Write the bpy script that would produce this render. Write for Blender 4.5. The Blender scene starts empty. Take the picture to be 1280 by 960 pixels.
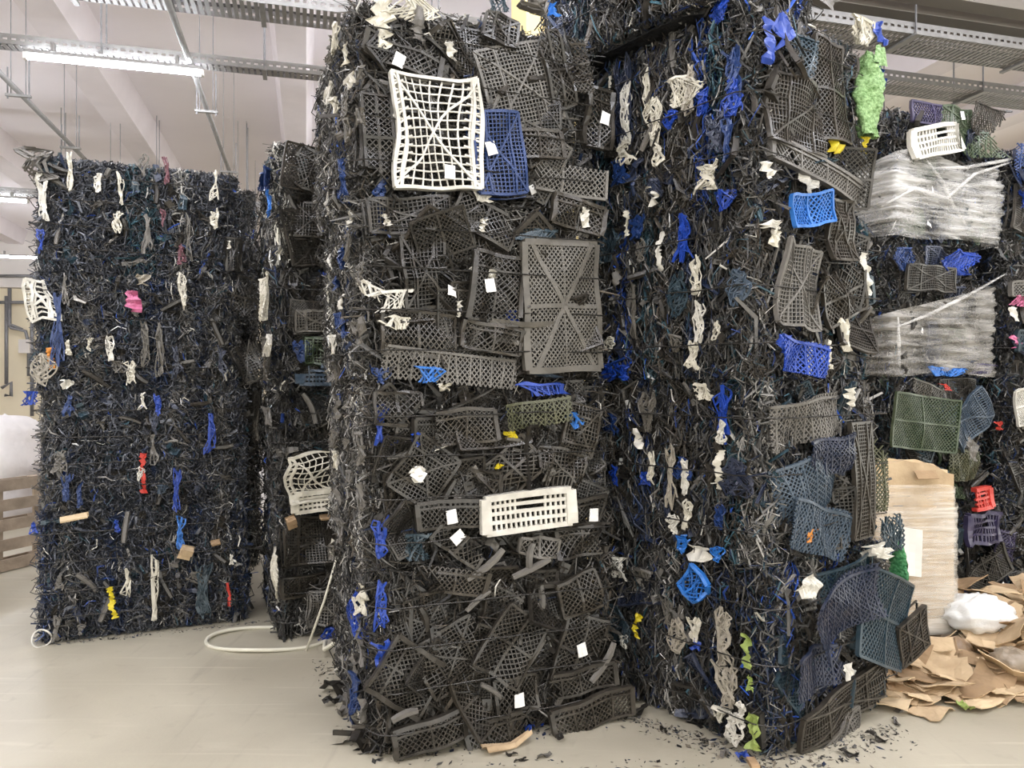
import bpy, math, random
import numpy as np
from mathutils import Matrix, Vector

# ------------------------------------------------------------------ camera, world, light, exposure
S = bpy.context.scene
COL = S.collection
F, CX, CY, EYE = 960.0, 640.0, 480.0, 1.65
cam_d = bpy.data.cameras.new('camera'); cam = bpy.data.objects.new('camera', cam_d); COL.objects.link(cam)
cam.location = (0, 0, EYE); cam.rotation_euler = (math.pi/2, 0, 0)
cam_d.sensor_width = 36.0; cam_d.lens = 36.0*F/1280.0; cam_d.clip_start = 0.05; cam_d.clip_end = 200
S.camera = cam
w = bpy.data.worlds.new('world'); S.world = w; w.use_nodes = True
bg = w.node_tree.nodes['Background']; bg.inputs[0].default_value = (1.0, 0.98, 0.90, 1); bg.inputs[1].default_value = 1.0
S.view_settings.view_transform = 'Standard'; S.view_settings.look = 'None'
S.view_settings.exposure = 1.5; S.view_settings.gamma = 1.0; S.view_settings.use_curve_mapping = False
TUBE_STRENGTH = 70.0

# ------------------------------------------------------------------ helpers
def L(r, g, b):
    f = lambda c: (c/255/12.92) if c/255 <= .04045 else ((c/255+.055)/1.055)**2.4
    return (f(r), f(g), f(b))
def px(x, y, Y):
    return Vector(((x-CX)/F*Y, Y, EYE-(y-CY)/F*Y))
def ground(x, y):
    return px(x, y, EYE*F/(y-CY))
AX = math.radians(-15)                                  # the hall runs away to azimuth -15
UU = Vector((math.sin(AX), math.cos(AX), 0)); VV = Vector((math.cos(AX), -math.sin(AX), 0))
def hall(u, v, z=0): return UU*u + VV*v + Vector((0, 0, z))
HALL_RZ = math.atan2(VV.y, VV.x)

def quads_mesh(name, V, Q, col=None, smooth=False):
    V = np.asarray(V, dtype=np.float32).reshape(-1, 3); Q = np.asarray(Q, dtype=np.int32).reshape(-1, 4)
    me = bpy.data.meshes.new(name)
    me.vertices.add(len(V)); me.vertices.foreach_set('co', V.ravel())
    me.loops.add(Q.size); me.loops.foreach_set('vertex_index', Q.ravel())
    me.polygons.add(len(Q)); me.polygons.foreach_set('loop_start', np.arange(0, Q.size, 4, dtype=np.int32))
    me.polygons.foreach_set('use_smooth', np.full(len(Q), bool(smooth)))
    me.update(calc_edges=True)
    if col is not None:
        a = me.color_attributes.new('Col', 'FLOAT_COLOR', 'POINT')
        c = np.ones((len(V), 4), dtype=np.float32); c[:, :3] = col
        a.data.foreach_set('color', c.ravel())
    return me
class MB:
    """collects quads"""
    def __init__(s): s.V = []; s.Q = []; s.n = 0
    def add(s, V, Q):
        V = np.asarray(V, float).reshape(-1, 3); Q = np.asarray(Q, int).reshape(-1, 4)
        s.V.append(V); s.Q.append(Q+s.n); s.n += len(V); return s
    BQ = [(0,3,2,1),(4,5,6,7),(0,1,5,4),(1,2,6,5),(2,3,7,6),(3,0,4,7)]
    def box(s, lo, hi, M=None):
        x0,y0,z0 = lo; x1,y1,z1 = hi
        V = [(x0,y0,z0),(x1,y0,z0),(x1,y1,z0),(x0,y1,z0),(x0,y0,z1),(x1,y0,z1),(x1,y1,z1),(x0,y1,z1)]
        if M is not None: V = [tuple(M @ Vector(p)) for p in V]
        return s.add(V, MB.BQ)
    def beam(s, a, b, wdt, hgt, up=(0,0,1)):
        a = Vector(a); b = Vector(b); d = (b-a).normalized(); u = Vector(up)
        sd = d.cross(u).normalized(); u = sd.cross(d)
        V = []
        for p in (a, b):
            for i, j in ((-1,-1),(1,-1),(1,1),(-1,1)): V.append(p+sd*(i*wdt/2)+u*(j*hgt/2))
        return s.add([tuple(v) for v in V], [(0,1,5,4),(1,2,6,5),(2,3,7,6),(3,0,4,7),(3,2,1,0),(4,5,6,7)])
    def tube(s, pts, r, n=8, rr=None):
        P = [Vector(p) for p in pts]; k = len(P); V = []
        for i, p in enumerate(P):
            d = (P[min(i+1,k-1)]-P[max(i-1,0)]).normalized()
            u = Vector((0,0,1)) if abs(d.z) < .9 else Vector((1,0,0))
            sd = d.cross(u).normalized(); u = sd.cross(d); q = rr[i] if rr else r
            for j in range(n):
                t = 2*math.pi*j/n; V.append(p+sd*(math.cos(t)*q)+u*(math.sin(t)*q))
        Q = [(i*n+j, i*n+(j+1)%n, (i+1)*n+(j+1)%n, (i+1)*n+j) for i in range(k-1) for j in range(n)]
        if n % 2 == 0:
            for j in range(n//2-1):
                Q.append((n-1-j, n-2-j, j+1, j) if j < n//2-1 else (0,0,0,0)); o = (k-1)*n
                Q.append((o+j, o+j+1, o+n-2-j, o+n-1-j))
        return s.add([tuple(v) for v in V], Q)
    def grid(s, fn, nu, nv):
        V = [fn(i/nu, j/nv) for j in range(nv+1) for i in range(nu+1)]
        Q = [(j*(nu+1)+i, j*(nu+1)+i+1, (j+1)*(nu+1)+i+1, (j+1)*(nu+1)+i) for j in range(nv) for i in range(nu)]
        return s.add(V, Q)
    def data(s): return np.concatenate(s.V), np.concatenate(s.Q)
    def mesh(s, name, smooth=False):
        return quads_mesh(name, *s.data(), smooth=smooth)
def obj(name, me, mat=None, parent=None, M=None, loc=None, rot=None, **props):
    o = bpy.data.objects.new(name, me); COL.objects.link(o)
    if parent is not None: o.parent = parent
    if M is not None: o.matrix_local = M
    if loc is not None: o.location = loc
    if rot is not None: o.rotation_euler = rot
    if mat is not None and me is not None:
        if not me.materials: me.materials.append(mat)
        elif me.materials[0] is not mat:
            o.material_slots[0].link = 'OBJECT'; o.material_slots[0].material = mat
    for k, v in props.items(): o[k] = v
    return o
def thing(name, label, cat, loc=(0,0,0), rz=0, group=None):
    o = bpy.data.objects.new(name, None); COL.objects.link(o); o.empty_display_size = .1
    o.location = loc; o.rotation_euler = (0, 0, rz); o['label'] = label; o['category'] = cat
    if group: o['group'] = group
    return o

# ------------------------------------------------------------------ materials
def mat(name, color, rough=.6, var=.15, scale=6.0, bump=0.0, bscale=40.0, metal=0.0, coat=0.0, color2=None):
    m = bpy.data.materials.new(name); m.use_nodes = True; nt = m.node_tree; N = nt.nodes; K = nt.links
    b = N['Principled BSDF']; b.inputs['Roughness'].default_value = rough; b.inputs['Metallic'].default_value = metal
    tc = N.new('ShaderNodeTexCoord'); nz = N.new('ShaderNodeTexNoise'); nz.inputs['Scale'].default_value = scale; nz.inputs['Detail'].default_value = 5
    K.new(tc.outputs['Object'], nz.inputs['Vector'])
    rp = N.new('ShaderNodeValToRGB'); rp.color_ramp.elements[0].position = .3; rp.color_ramp.elements[1].position = .72
    c = np.array(color); c2 = np.array(color2) if color2 is not None else np.clip(c*(1+var), 0, 1)
    rp.color_ramp.elements[0].color = (*np.clip(c*(1-var), 0, 1), 1); rp.color_ramp.elements[1].color = (*c2, 1)
    K.new(nz.outputs['Fac'], rp.inputs['Fac']); K.new(rp.outputs['Color'], b.inputs['Base Color'])
    if bump:
        n2 = N.new('ShaderNodeTexNoise'); n2.inputs['Scale'].default_value = bscale; n2.inputs['Detail'].default_value = 6
        K.new(tc.outputs['Object'], n2.inputs['Vector'])
        bp = N.new('ShaderNodeBump'); bp.inputs['Strength'].default_value = bump; bp.inputs['Distance'].default_value = .02
        K.new(n2.outputs['Fac'], bp.inputs['Height']); K.new(bp.outputs['Normal'], b.inputs['Normal'])
    return m
def plastic(name, color, rough=.34, dust=.22):
    """moulded crate plastic with a thin film of grey dust"""
    c = np.array(color); d = c*(1-dust)+np.array((.17,.15,.122))*dust
    return mat(name, color, rough, .35, 14, color2=tuple(d))
def colmat(name, rough=.45):
    m = bpy.data.materials.new(name); m.use_nodes = True; nt = m.node_tree; b = nt.nodes['Principled BSDF']
    a = nt.nodes.new('ShaderNodeAttribute'); a.attribute_name = 'Col'
    nt.links.new(a.outputs['Color'], b.inputs['Base Color']); b.inputs['Roughness'].default_value = rough
    return m
def emis(name, color, strength):
    m = bpy.data.materials.new(name); m.use_nodes = True; nt = m.node_tree; nt.nodes.remove(nt.nodes['Principled BSDF'])
    e = nt.nodes.new('ShaderNodeEmission'); e.inputs[0].default_value = (*color, 1); e.inputs[1].default_value = strength
    nt.links.new(e.outputs[0], nt.nodes['Material Output'].inputs[0]); return m
def film(name, lo=.03, hi=.50, stretch=(1.5, 1.5, 22), color=(.86,.84,.8)):
    m = bpy.data.materials.new(name); m.use_nodes = True; nt = m.node_tree; N = nt.nodes; K = nt.links
    b = N['Principled BSDF']; b.inputs['Base Color'].default_value = (*color, 1); b.inputs['Roughness'].default_value = .22
    tr = N.new('ShaderNodeBsdfTransparent'); mx = N.new('ShaderNodeMixShader')
    tc = N.new('ShaderNodeTexCoord'); mp = N.new('ShaderNodeMapping'); mp.inputs['Scale'].default_value = stretch
    nz = N.new('ShaderNodeTexNoise'); nz.inputs['Scale'].default_value = 2.6; nz.inputs['Detail'].default_value = 9; nz.inputs['Distortion'].default_value = .8
    n2 = N.new('ShaderNodeTexNoise'); n2.inputs['Scale'].default_value = 3.0; n2.inputs['Detail'].default_value = 2
    K.new(tc.outputs['Object'], mp.inputs['Vector']); K.new(mp.outputs[0], nz.inputs['Vector']); K.new(tc.outputs['Object'], n2.inputs['Vector'])
    ad = N.new('ShaderNodeMath'); ad.operation = 'ADD'; K.new(nz.outputs['Fac'], ad.inputs[0]); K.new(n2.outputs['Fac'], ad.inputs[1])
    mr = N.new('ShaderNodeMapRange'); mr.inputs['From Min'].default_value = .72; mr.inputs['From Max'].default_value = 1.32
    mr.inputs['To Min'].default_value = lo; mr.inputs['To Max'].default_value = hi
    K.new(ad.outputs[0], mr.inputs['Value']); K.new(mr.outputs[0], mx.inputs['Fac'])
    K.new(tr.outputs[0], mx.inputs[1]); K.new(b.outputs[0], mx.inputs[2]); K.new(mx.outputs[0], N['Material Output'].inputs[0])
    bp = N.new('ShaderNodeBump'); bp.inputs['Strength'].default_value = .5; bp.inputs['Distance'].default_value = .02
    K.new(nz.outputs['Fac'], bp.inputs['Height']); K.new(bp.outputs['Normal'], b.inputs['Normal'])
    return m

P = {
 'black': plastic('black_plastic', (.011,.010,.009)), 'charcoal': plastic('charcoal_plastic', (.022,.019,.0155)),
 'brown': plastic('brown_black_plastic', (.036,.030,.023)), 'gray': plastic('grey_plastic', (.15,.14,.125), .5),
 'taupe': plastic('taupe_plastic', (.125,.115,.098), .5), 'navy': plastic('navy_plastic', (.010,.022,.060)),
 'teal': plastic('teal_plastic', (.018,.050,.075)), 'steel': plastic('steel_blue_plastic', (.05,.085,.13)),
 'blue': plastic('blue_plastic', (.007,.050,.36), .4, .04), 'sky': plastic('sky_blue_plastic', (.02,.17,.58), .4, .08),
 'cobalt': plastic('cobalt_plastic', (.008,.036,.15), .4, .05), 'white': plastic('white_plastic', (.74,.71,.63), .45, .1),
 'cream': plastic('cream_plastic', (.70,.66,.55), .5, .12), 'olive': plastic('olive_plastic', (.075,.08,.038)),
 'green': plastic('green_net', (.13,.36,.06), .5, .1), 'dgreen': plastic('dark_green_plastic', (.045,.075,.035)),
 'lime': plastic('lime_film', (.36,.46,.12), .5, .1), 'emerald': plastic('emerald_net', (.03,.33,.10), .5, .05),
 'yellow': plastic('yellow_plastic', (.75,.60,.02), .5, .05), 'red': plastic('red_plastic', (.62,.05,.035), .45, .05),
 'maroon': plastic('dull_maroon_plastic', (.16,.05,.07), .5, .1), 'pink': plastic('pink_plastic', (.60,.16,.30), .5, .05), 'purple': plastic('purple_plastic', (.035,.028,.09)),
 'orange': plastic('orange_plastic', (.60,.22,.02), .5, .05), 'beige': plastic('beige_net', (.42,.38,.31), .6, .15),
}
M_core = mat('compressed_dark_plastic', (.010,.010,.011), .6, .5, 18, bump=.6, bscale=30)
M_shred = colmat('shredded_crate_plastic', .43)
M_wire = mat('baling_wire', (.05,.047,.042), .45, .3, 20, metal=.6)
M_paper = mat('paper_sticker', (.78,.77,.74), .7, .06, 60)
M_film = film('stretch_film')
M_film2 = film('torn_grey_film', .10, .55, (1.5,1.5,14), (.62,.59,.54))
M_filmw = film('pallet_wrap_film', .10, .50, (1.2,1.2,16), (.9,.86,.78))
M_card = mat('cardboard', L(184,158,124), .85, .16, 9, bump=.15, bscale=60, color2=L(202,178,144))
M_card2 = mat('brown_cardboard', L(156,130,99), .85, .18, 9, bump=.15, bscale=60)
M_card3 = mat('pale_cardboard', L(212,188,152), .85, .12, 9, bump=.1, bscale=60)
M_wood = mat('pallet_wood', L(176,146,112), .8, .25, 8, bump=.2, bscale=50)
M_wood2 = mat('weathered_wood', L(165,148,130), .85, .25, 8, bump=.2, bscale=50)
M_galv = mat('galvanised_steel', (.27,.265,.26), .5, .12, 12, metal=.35)
M_rod = mat('threaded_rod_steel', (.22,.22,.23), .5, .1, 20, metal=.4)
M_sack = mat('woven_white_sack', (.80,.77,.77), .75, .06, 5, bump=.4, bscale=14)
M_bag = mat('white_plastic_bag', (.82,.82,.80), .35, .06, 6, bump=.5, bscale=18)
M_beam = mat('concrete_beam', L(233,226,230), .8, .05, 2.0)
M_purlin = mat('grey_purlin_paint', L(122,116,109), .7, .05, 2.0)
M_ceil = mat('painted_ceiling', L(243,237,241), .85, .03, .6)
M_wall = mat('cream_wall_paint', L(230,218,192), .85, .05, 1.2)
M_wallw = mat('white_wall_paint', L(214,208,204), .85, .03, 1.2)
M_pillar = mat('yellow_pillar_paint', L(222,200,140), .8, .04, 1.2)
M_tube = emis('led_tube', (.90,.93,1.0), TUBE_STRENGTH)
M_hoop = mat('cream_strapping_band', (.66,.63,.52), .5, .08, 8)
M_tape = mat('red_tape', (.6,.08,.08), .6, .1, 8)

def floor_mat():
    m = bpy.data.materials.new('concrete_floor'); m.use_nodes = True; nt = m.node_tree; N = nt.nodes; K = nt.links
    b = N['Principled BSDF']; tc = N.new('ShaderNodeTexCoord')
    def noise(sc, det, stretch=None, dist=0):
        n = N.new('ShaderNodeTexNoise'); n.inputs['Scale'].default_value = sc; n.inputs['Detail'].default_value = det; n.inputs['Distortion'].default_value = dist
        if stretch:
            mp = N.new('ShaderNodeMapping'); mp.inputs['Scale'].default_value = stretch[:3]; mp.inputs['Rotation'].default_value = (0,0,stretch[3])
            K.new(tc.outputs['Object'], mp.inputs['Vector']); K.new(mp.outputs[0], n.inputs['Vector'])
        else: K.new(tc.outputs['Object'], n.inputs['Vector'])
        return n
    a = noise(.9, 6, None, .4); r1 = N.new('ShaderNodeValToRGB')
    r1.color_ramp.elements[0].position = .30; r1.color_ramp.elements[1].position = .70
    r1.color_ramp.elements[0].color = (*L(163,156,138), 1); r1.color_ramp.elements[1].color = (*L(192,185,166), 1)
    K.new(a.outputs['Fac'], r1.inputs['Fac'])
    prev = r1.outputs['Color']
    for (sc, st, col, lo, hi, fac) in ((3.0, (.5,4,1,.9), L(206,199,181), .60, .74, .35), (2.4, (5,.4,1,-.25), L(150,142,126), .62, .74, .5),
                                       (9.0, (1,1,1,0), L(146,138,122), .60, .80, .40), (2.0, (.25,9,1,1.2), L(210,203,186), .64, .70, .5)):
        n = noise(sc, 6, st, .3); mr = N.new('ShaderNodeMapRange'); mr.inputs['From Min'].default_value = lo; mr.inputs['From Max'].default_value = hi
        mr.inputs['To Max'].default_value = fac; K.new(n.outputs['Fac'], mr.inputs['Value'])
        mx = N.new('ShaderNodeMix'); mx.data_type = 'RGBA'; K.new(mr.outputs[0], mx.inputs['Factor']); K.new(prev, mx.inputs['A'])
        mx.inputs['B'].default_value = (*col, 1); prev = mx.outputs['Result']
    K.new(prev, b.inputs['Base Color']); b.inputs['Roughness'].default_value = .42
    n = noise(60, 4); bp = N.new('ShaderNodeBump'); bp.inputs['Strength'].default_value = .08; bp.inputs['Distance'].default_value = .01
    K.new(n.outputs['Fac'], bp.inputs['Height']); K.new(bp.outputs['Normal'], b.inputs['Normal'])
    return m

# ------------------------------------------------------------------ the hall
CEIL = 6.2
def struct(name, mb, m, smooth=False):
    o = obj(name, mb.mesh(name, smooth), m); o['kind'] = 'structure'; return o
HM = Matrix.Rotation(HALL_RZ, 4, 'Z')                    # local x = across the hall (v), local y = along it (u)
def hbox(v0, u0, z0, v1, u1, z1): return MB().box((v0,u0,z0), (v1,u1,z1), HM)
def ubox(mb, v0, u0, z0, v1, u1, z1): return mb.box((v0,u0,z0), (v1,u1,z1), HM)
struct('floor', hbox(-16,-9,-.2, 22,27,0), floor_mat())
struct('ceiling', hbox(-16,-9,CEIL, 22,27,CEIL+.2), M_ceil)
struct('wall_back', hbox(-16,26,0, 22,26.3,CEIL), M_wall)
struct('trim_1', hbox(-16,25.7,4.5, 22,26,CEIL), M_wallw)
struct('wall_left', hbox(-16.3,-9,0, -16,27,CEIL), M_wallw)
n = 2
for v0, wd in ((-8.6,.62),(-5.85,.62),(-3.15,.62),(-.45,.55),(2.3,.6),(5.0,.6),(7.7,.6),(10.4,.6),(13.1,.6)):
    mb = MB(); a = .10
    # tapering concrete rib hanging below the slab
    V = [(v0,-9,CEIL),(v0+a,-9,CEIL-.42),(v0+wd-a,-9,CEIL-.42),(v0+wd,-9,CEIL),(v0,25.7,CEIL),(v0+a,25.7,CEIL-.42),(v0+wd-a,25.7,CEIL-.42),(v0+wd,25.7,CEIL)]
    mb.add([tuple(HM @ Vector(p)) for p in V], [(0,1,5,4),(1,2,6,5),(2,3,7,6),(3,2,1,0),(4,5,6,7)])
    struct('trim_%d' % n, mb, M_beam); n += 1
# purlins across the hall on the stacks' side
def hallpt(x, y, z):                                     # pixel on a horizontal plane z -> (u, v)
    p = px(x, y, (z-EYE)*F/(CY-y)); return p.dot(UU), p.dot(VV)
for (x, y, hh, zz, ww) in ((1170,47,.12,5.0,.05),(1170,20,.13,5.0,.17),(1170,-5,.13,5.0,.17)):
    u, v = hallpt(x, y, zz)
    struct('trim_%d' % n, hbox(2.2, u, zz, 21, u+ww, zz+hh), M_purlin); n += 1
u, v = hallpt(668, 8, 4.2)
struct('trim_%d' % n, ubox(hbox(v, u+.2, 0, v+.75, u+.6, CEIL), v+.13, u+.17, 0, v+.18, u+.2, CEIL), M_pillar)

def cable_tray(u, v0, v1, z, wd=.22, hgt=.09, label='', tube_v=None, M=M_galv):
    c = hall(u, (v0+v1)/2, z); t = thing('cable_tray', label, 'cable tray', c, HALL_RZ, 'galvanised cable trays under the ceiling')
    Ln = v1-v0
    for sy in (-1, 1):                                   # slotted side rail: two flanges joined between the slots
        mb = MB(); y = sy*wd/2
        mb.box((-Ln/2, y-.002, hgt*.62), (Ln/2, y+.002, hgt)); mb.box((-Ln/2, y-.002, 0), (Ln/2, y+.002, hgt*.40))
        k = int(Ln/.07)
        for i in range(k):
            x = -Ln/2+(i+.5)*Ln/k; mb.box((x-.016, y-.002, hgt*.40), (x+.016, y+.002, hgt*.62))
        mb.box((-Ln/2, y-.012*(sy>0)-.0, hgt), (Ln/2, y+.012*(sy<0), hgt+.004))
        obj('side_rail', mb.mesh('side_rail'), M, t)
    mb = MB(); k = int(Ln/.055)
    for i in range(k):
        x = -Ln/2+(i+.5)*Ln/k; mb.box((x-.017, -wd/2, 0), (x+.017, wd/2, .006))
    obj('tray_base', mb.mesh('tray_base'), M, t, kind='stuff')
    rng = random.Random(int(u*100)); 
    for q in range(2):
        y0 = rng.uniform(-wd*.3, wd*.3)
        pts = [(-Ln/2+i*Ln/40, y0+rng.uniform(-.02,.02), .022+rng.uniform(-.004,.012)) for i in range(41)]
        obj('cable', MB().tube(pts, .009, 6).mesh('cable', True), M_rod, t)
    x = -Ln/2+.3
    while x < Ln/2:
        for sy in (-1, 1):
            obj('hanger_rod', MB().box((x-.006, sy*(wd/2+.02)-.006, -.02), (x+.006, sy*(wd/2+.02)+.006, CEIL-z)).mesh('hanger_rod'), M_rod, t)
        obj('hanger_bar', MB().box((x-.02, -wd/2-.05, -.025), (x+.02, wd/2+.05, -.002)).mesh('hanger_bar'), M_galv, t)
        x += 1.45
    return t
ZT = 4.75
u1, v1 = hallpt(35, 62, ZT); u1b, _ = hallpt(250, 82, ZT); uL = (u1+u1b)/2
cable_tray(uL, -6.5, 8, ZT, .16, .09, 'cable tray carrying the lit tube lamp')
u2, _ = hallpt(420, 26, ZT); u2b, _ = hallpt(1096, 108, ZT)
cable_tray((u2+u2b)/2, -5, 9, ZT, .34, .10, 'wide perforated cable tray running above the crate bale stacks')
u3, _ = hallpt(1180, 66, ZT)
cable_tray(u3-.05, 2.0, 9, ZT, .40, .10, 'broad ladder cable tray just below the grey purlins')
u4, _ = hallpt(10, 243, ZT)
cable_tray(u4, -10, 2, ZT, .2, .09, 'distant cable tray above the white sacks')
def hung_pipe(v, u0, u1, z, label, us):
    t = thing('hung_pipe', label, 'pipe', hall(u0, v, z), HALL_RZ, 'pipes hung from the ceiling')
    obj('pipe', MB().tube([(0,0,0),(0,(u1-u0)*.5,0),(0,u1-u0,0)], .028, 10).mesh('pipe', True), M_galv, t)
    for uu in us:
        y = uu-u0; obj('hanger_bar', MB().box((-.12, y-.02, -.055), (.12, y+.02, -.03)).mesh('hanger_bar'), M_galv, t)
        for sx in (-1, 1):
            obj('hanger_rod', MB().box((sx*.1-.006, y-.006, -.08), (sx*.1+.006, y+.006, .25 if sx < 0 else .38)).mesh('hanger_rod'), M_rod, t)
            obj('hanger_rod', MB().box((sx*.07-.004, y-.004, -.03), (sx*.07+.004, y+.004, CEIL-z)).mesh('hanger_rod'), M_rod, t)
ua, va = hallpt(258, 137, 4.7); ub, _ = hallpt(285, 213, 4.7)
hung_pipe(va, 3.0, 24, 4.72, 'long thin pipe on trapeze hangers passing over the leaning bale stack', [ua, ub, ub+2.4, ub+4.8, ub+7.2])
ua, va = hallpt(23, 117, 4.7); ub, _ = hallpt(93, 183, 4.7)
hung_pipe(va, 3.0, 24, 4.72, 'thin pipe on trapeze hangers leading towards the cream wall', [ua, ub, ub+2.4, ub+4.8])
for vv, lab in ((3.4, 'thin ceiling pipe over the film wrapped bales'), (5.6, 'thin ceiling pipe beside the outermost bale stack')):
    hung_pipe(vv, 3.0, 24, 5.35, lab, [6, 8.5, 11, 13.5])
def tube_lamp(u, v, z, label, ln=1.5, rods=False):
    t = thing('tube_lamp', label, 'lamp', hall(u, v, z), HALL_RZ, 'tube lamps under the ceiling')
    obj('housing', MB().box((-ln/2, -.022, .028), (ln/2, .022, .060)).mesh('housing'), M_galv, t)
    obj('diffuser', MB().tube([(-ln/2,0,0),(0,0,0),(ln/2,0,0)], .026, 12).mesh('diffuser', True), M_tube, t)
    for sx in (-1, 1):
        obj('end_cap', MB().box((sx*ln/2-.015, -.028, -.028), (sx*ln/2+.015, .028, .03)).mesh('end_cap'), M_wallw, t)
        obj('bracket', MB().box((sx*ln*.35-.015, -.03, .055), (sx*ln*.35+.015, .03, .14)).mesh('bracket'), M_galv, t)
        if rods: obj('hanger_rod', MB().box((sx*ln*.35-.005, -.005, .13), (sx*ln*.35+.005, .005, CEIL-z)).mesh('hanger_rod'), M_rod, t)
za = 4.62
ua, va = hallpt(35, 70, za); ub, vb = hallpt(250, 92, za)
tube_lamp((ua+ub)/2, (va+vb)/2, za, 'bright white tube lamp hung beneath the slotted tray', 1.5)
uq, vq = hallpt(4, 250, za); tube_lamp(uq, vq-.4, za, 'lit tube lamp under the distant tray')
uq, vq = hallpt(36, 322, 4.75); tube_lamp(uq, vq, 4.75, 'farthest lit tube lamp before the cream wall')
for (u, v) in ((9,-9.5),(13,-12),(17,-14),(11.5,2),(11.5,4),(15.6,5),(4.4,-6.2),(4.4,-2.4),(4.4,.6),(3.0,4.6),(1.6,-6.2),(1.6,-2.4),(1.6,1.4),(1.6,5.2),(-1.2,-5.2),(-1.2,-1.0),(-1.2,3.0),(-1.2,6.8)):  # unseen lamps; those far left and behind the stacks added to brighten the hall
    tube_lamp(u, v, 4.9 if u < 5 else 5.1, 'unseen tube lamp hung on rods under the hall ceiling', rods=True)

# ------------------------------------------------------------------ crushed crate pieces
def tri(x): return 2*np.abs(2*(x-np.floor(x+.5)))-1
class Crumple:
    def __init__(s, seed, amp, bend=0.0, size=.5, inplane=.3):
        s.ip = inplane
        r = np.random.RandomState(seed); s.w = []
        for i in range(5):
            a = r.uniform(0, 2*math.pi); fq = r.uniform(.5, 1.7)/size*(1+.6*(i>2))
            s.w.append((math.cos(a)*fq, math.sin(a)*fq, r.uniform(0,1), amp*r.uniform(.35,1)/(1+.4*i), i % 2, r.uniform(0,6.28)))
        s.bx = r.uniform(-1,1)*bend; s.by = r.uniform(-1,1)*bend
    def __call__(s, P):
        P = np.array(P, float).reshape(-1, 3); x, y = P[:,0].copy(), P[:,1].copy(); o = P.copy()
        for kx, ky, ph, a, sharp, d in s.w:
            t = x*kx+y*ky+ph; q = tri(t) if sharp else tri(t)*.5+.5*np.sin(t*6.283)
            o[:,2] += a*q; o[:,0] += s.ip*a*np.cos(d)*np.sin(t*6.283+1); o[:,1] += s.ip*a*np.sin(d)*np.cos(t*6.283)
        o[:,2] -= s.bx*x*x + s.by*y*y
        return o
def bars(segs, step=.045):
    """segs: (x0,y0,x1,y1,width,z0,z1) -> boxy bars"""
    V = []; Q = []; n = 0
    for (x0,y0,x1,y1,wd,z0,z1) in segs:
        ln = math.hypot(x1-x0, y1-y0)
        if ln < .004: continue
        k = max(1, int(ln/step)); t = np.linspace(0,1,k+1)[:,None]
        c = np.array([x0,y0])*(1-t)+np.array([x1,y1])*t; s = np.array([-(y1-y0), x1-x0])/ln*wd/2
        sec = np.stack([np.c_[c-s, np.full(k+1,z0)], np.c_[c+s, np.full(k+1,z0)], np.c_[c+s, np.full(k+1,z1)], np.c_[c-s, np.full(k+1,z1)]], 1)
        V.append(sec.reshape(-1,3)); i = np.arange(k)[:,None]*4; j = np.array([0,1,2,3])[None]; j2 = np.array([1,2,3,0])[None]
        q = np.stack([i+j, i+j+4, i+j2+4, i+j2], -1).reshape(-1,4)
        Q.append(q+n); Q.append(np.array([[0,1,2,3],[4*k+3,4*k+2,4*k+1,4*k]])+n); n += 4*(k+1)
    return np.concatenate(V), np.concatenate(Q)
def diag(w, h, pitch, slope, wd, z0, z1):
    out = []
    for sg in (1, -1):
        m = sg*slope; c = -(h/2+abs(m)*w/2)
        while c < h/2+abs(m)*w/2:
            pts = []
            for x in (-w/2, w/2):
                y = m*x+c
                if -h/2 <= y <= h/2: pts.append((x, y))
            for y in (-h/2, h/2):
                x = (y-c)/m
                if -w/2 < x < w/2: pts.append((x, y))
            if len(pts) >= 2: out.append((*pts[0], *pts[1], wd, z0, z1))
            c += pitch*math.sqrt(1+m*m)
    return out
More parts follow.
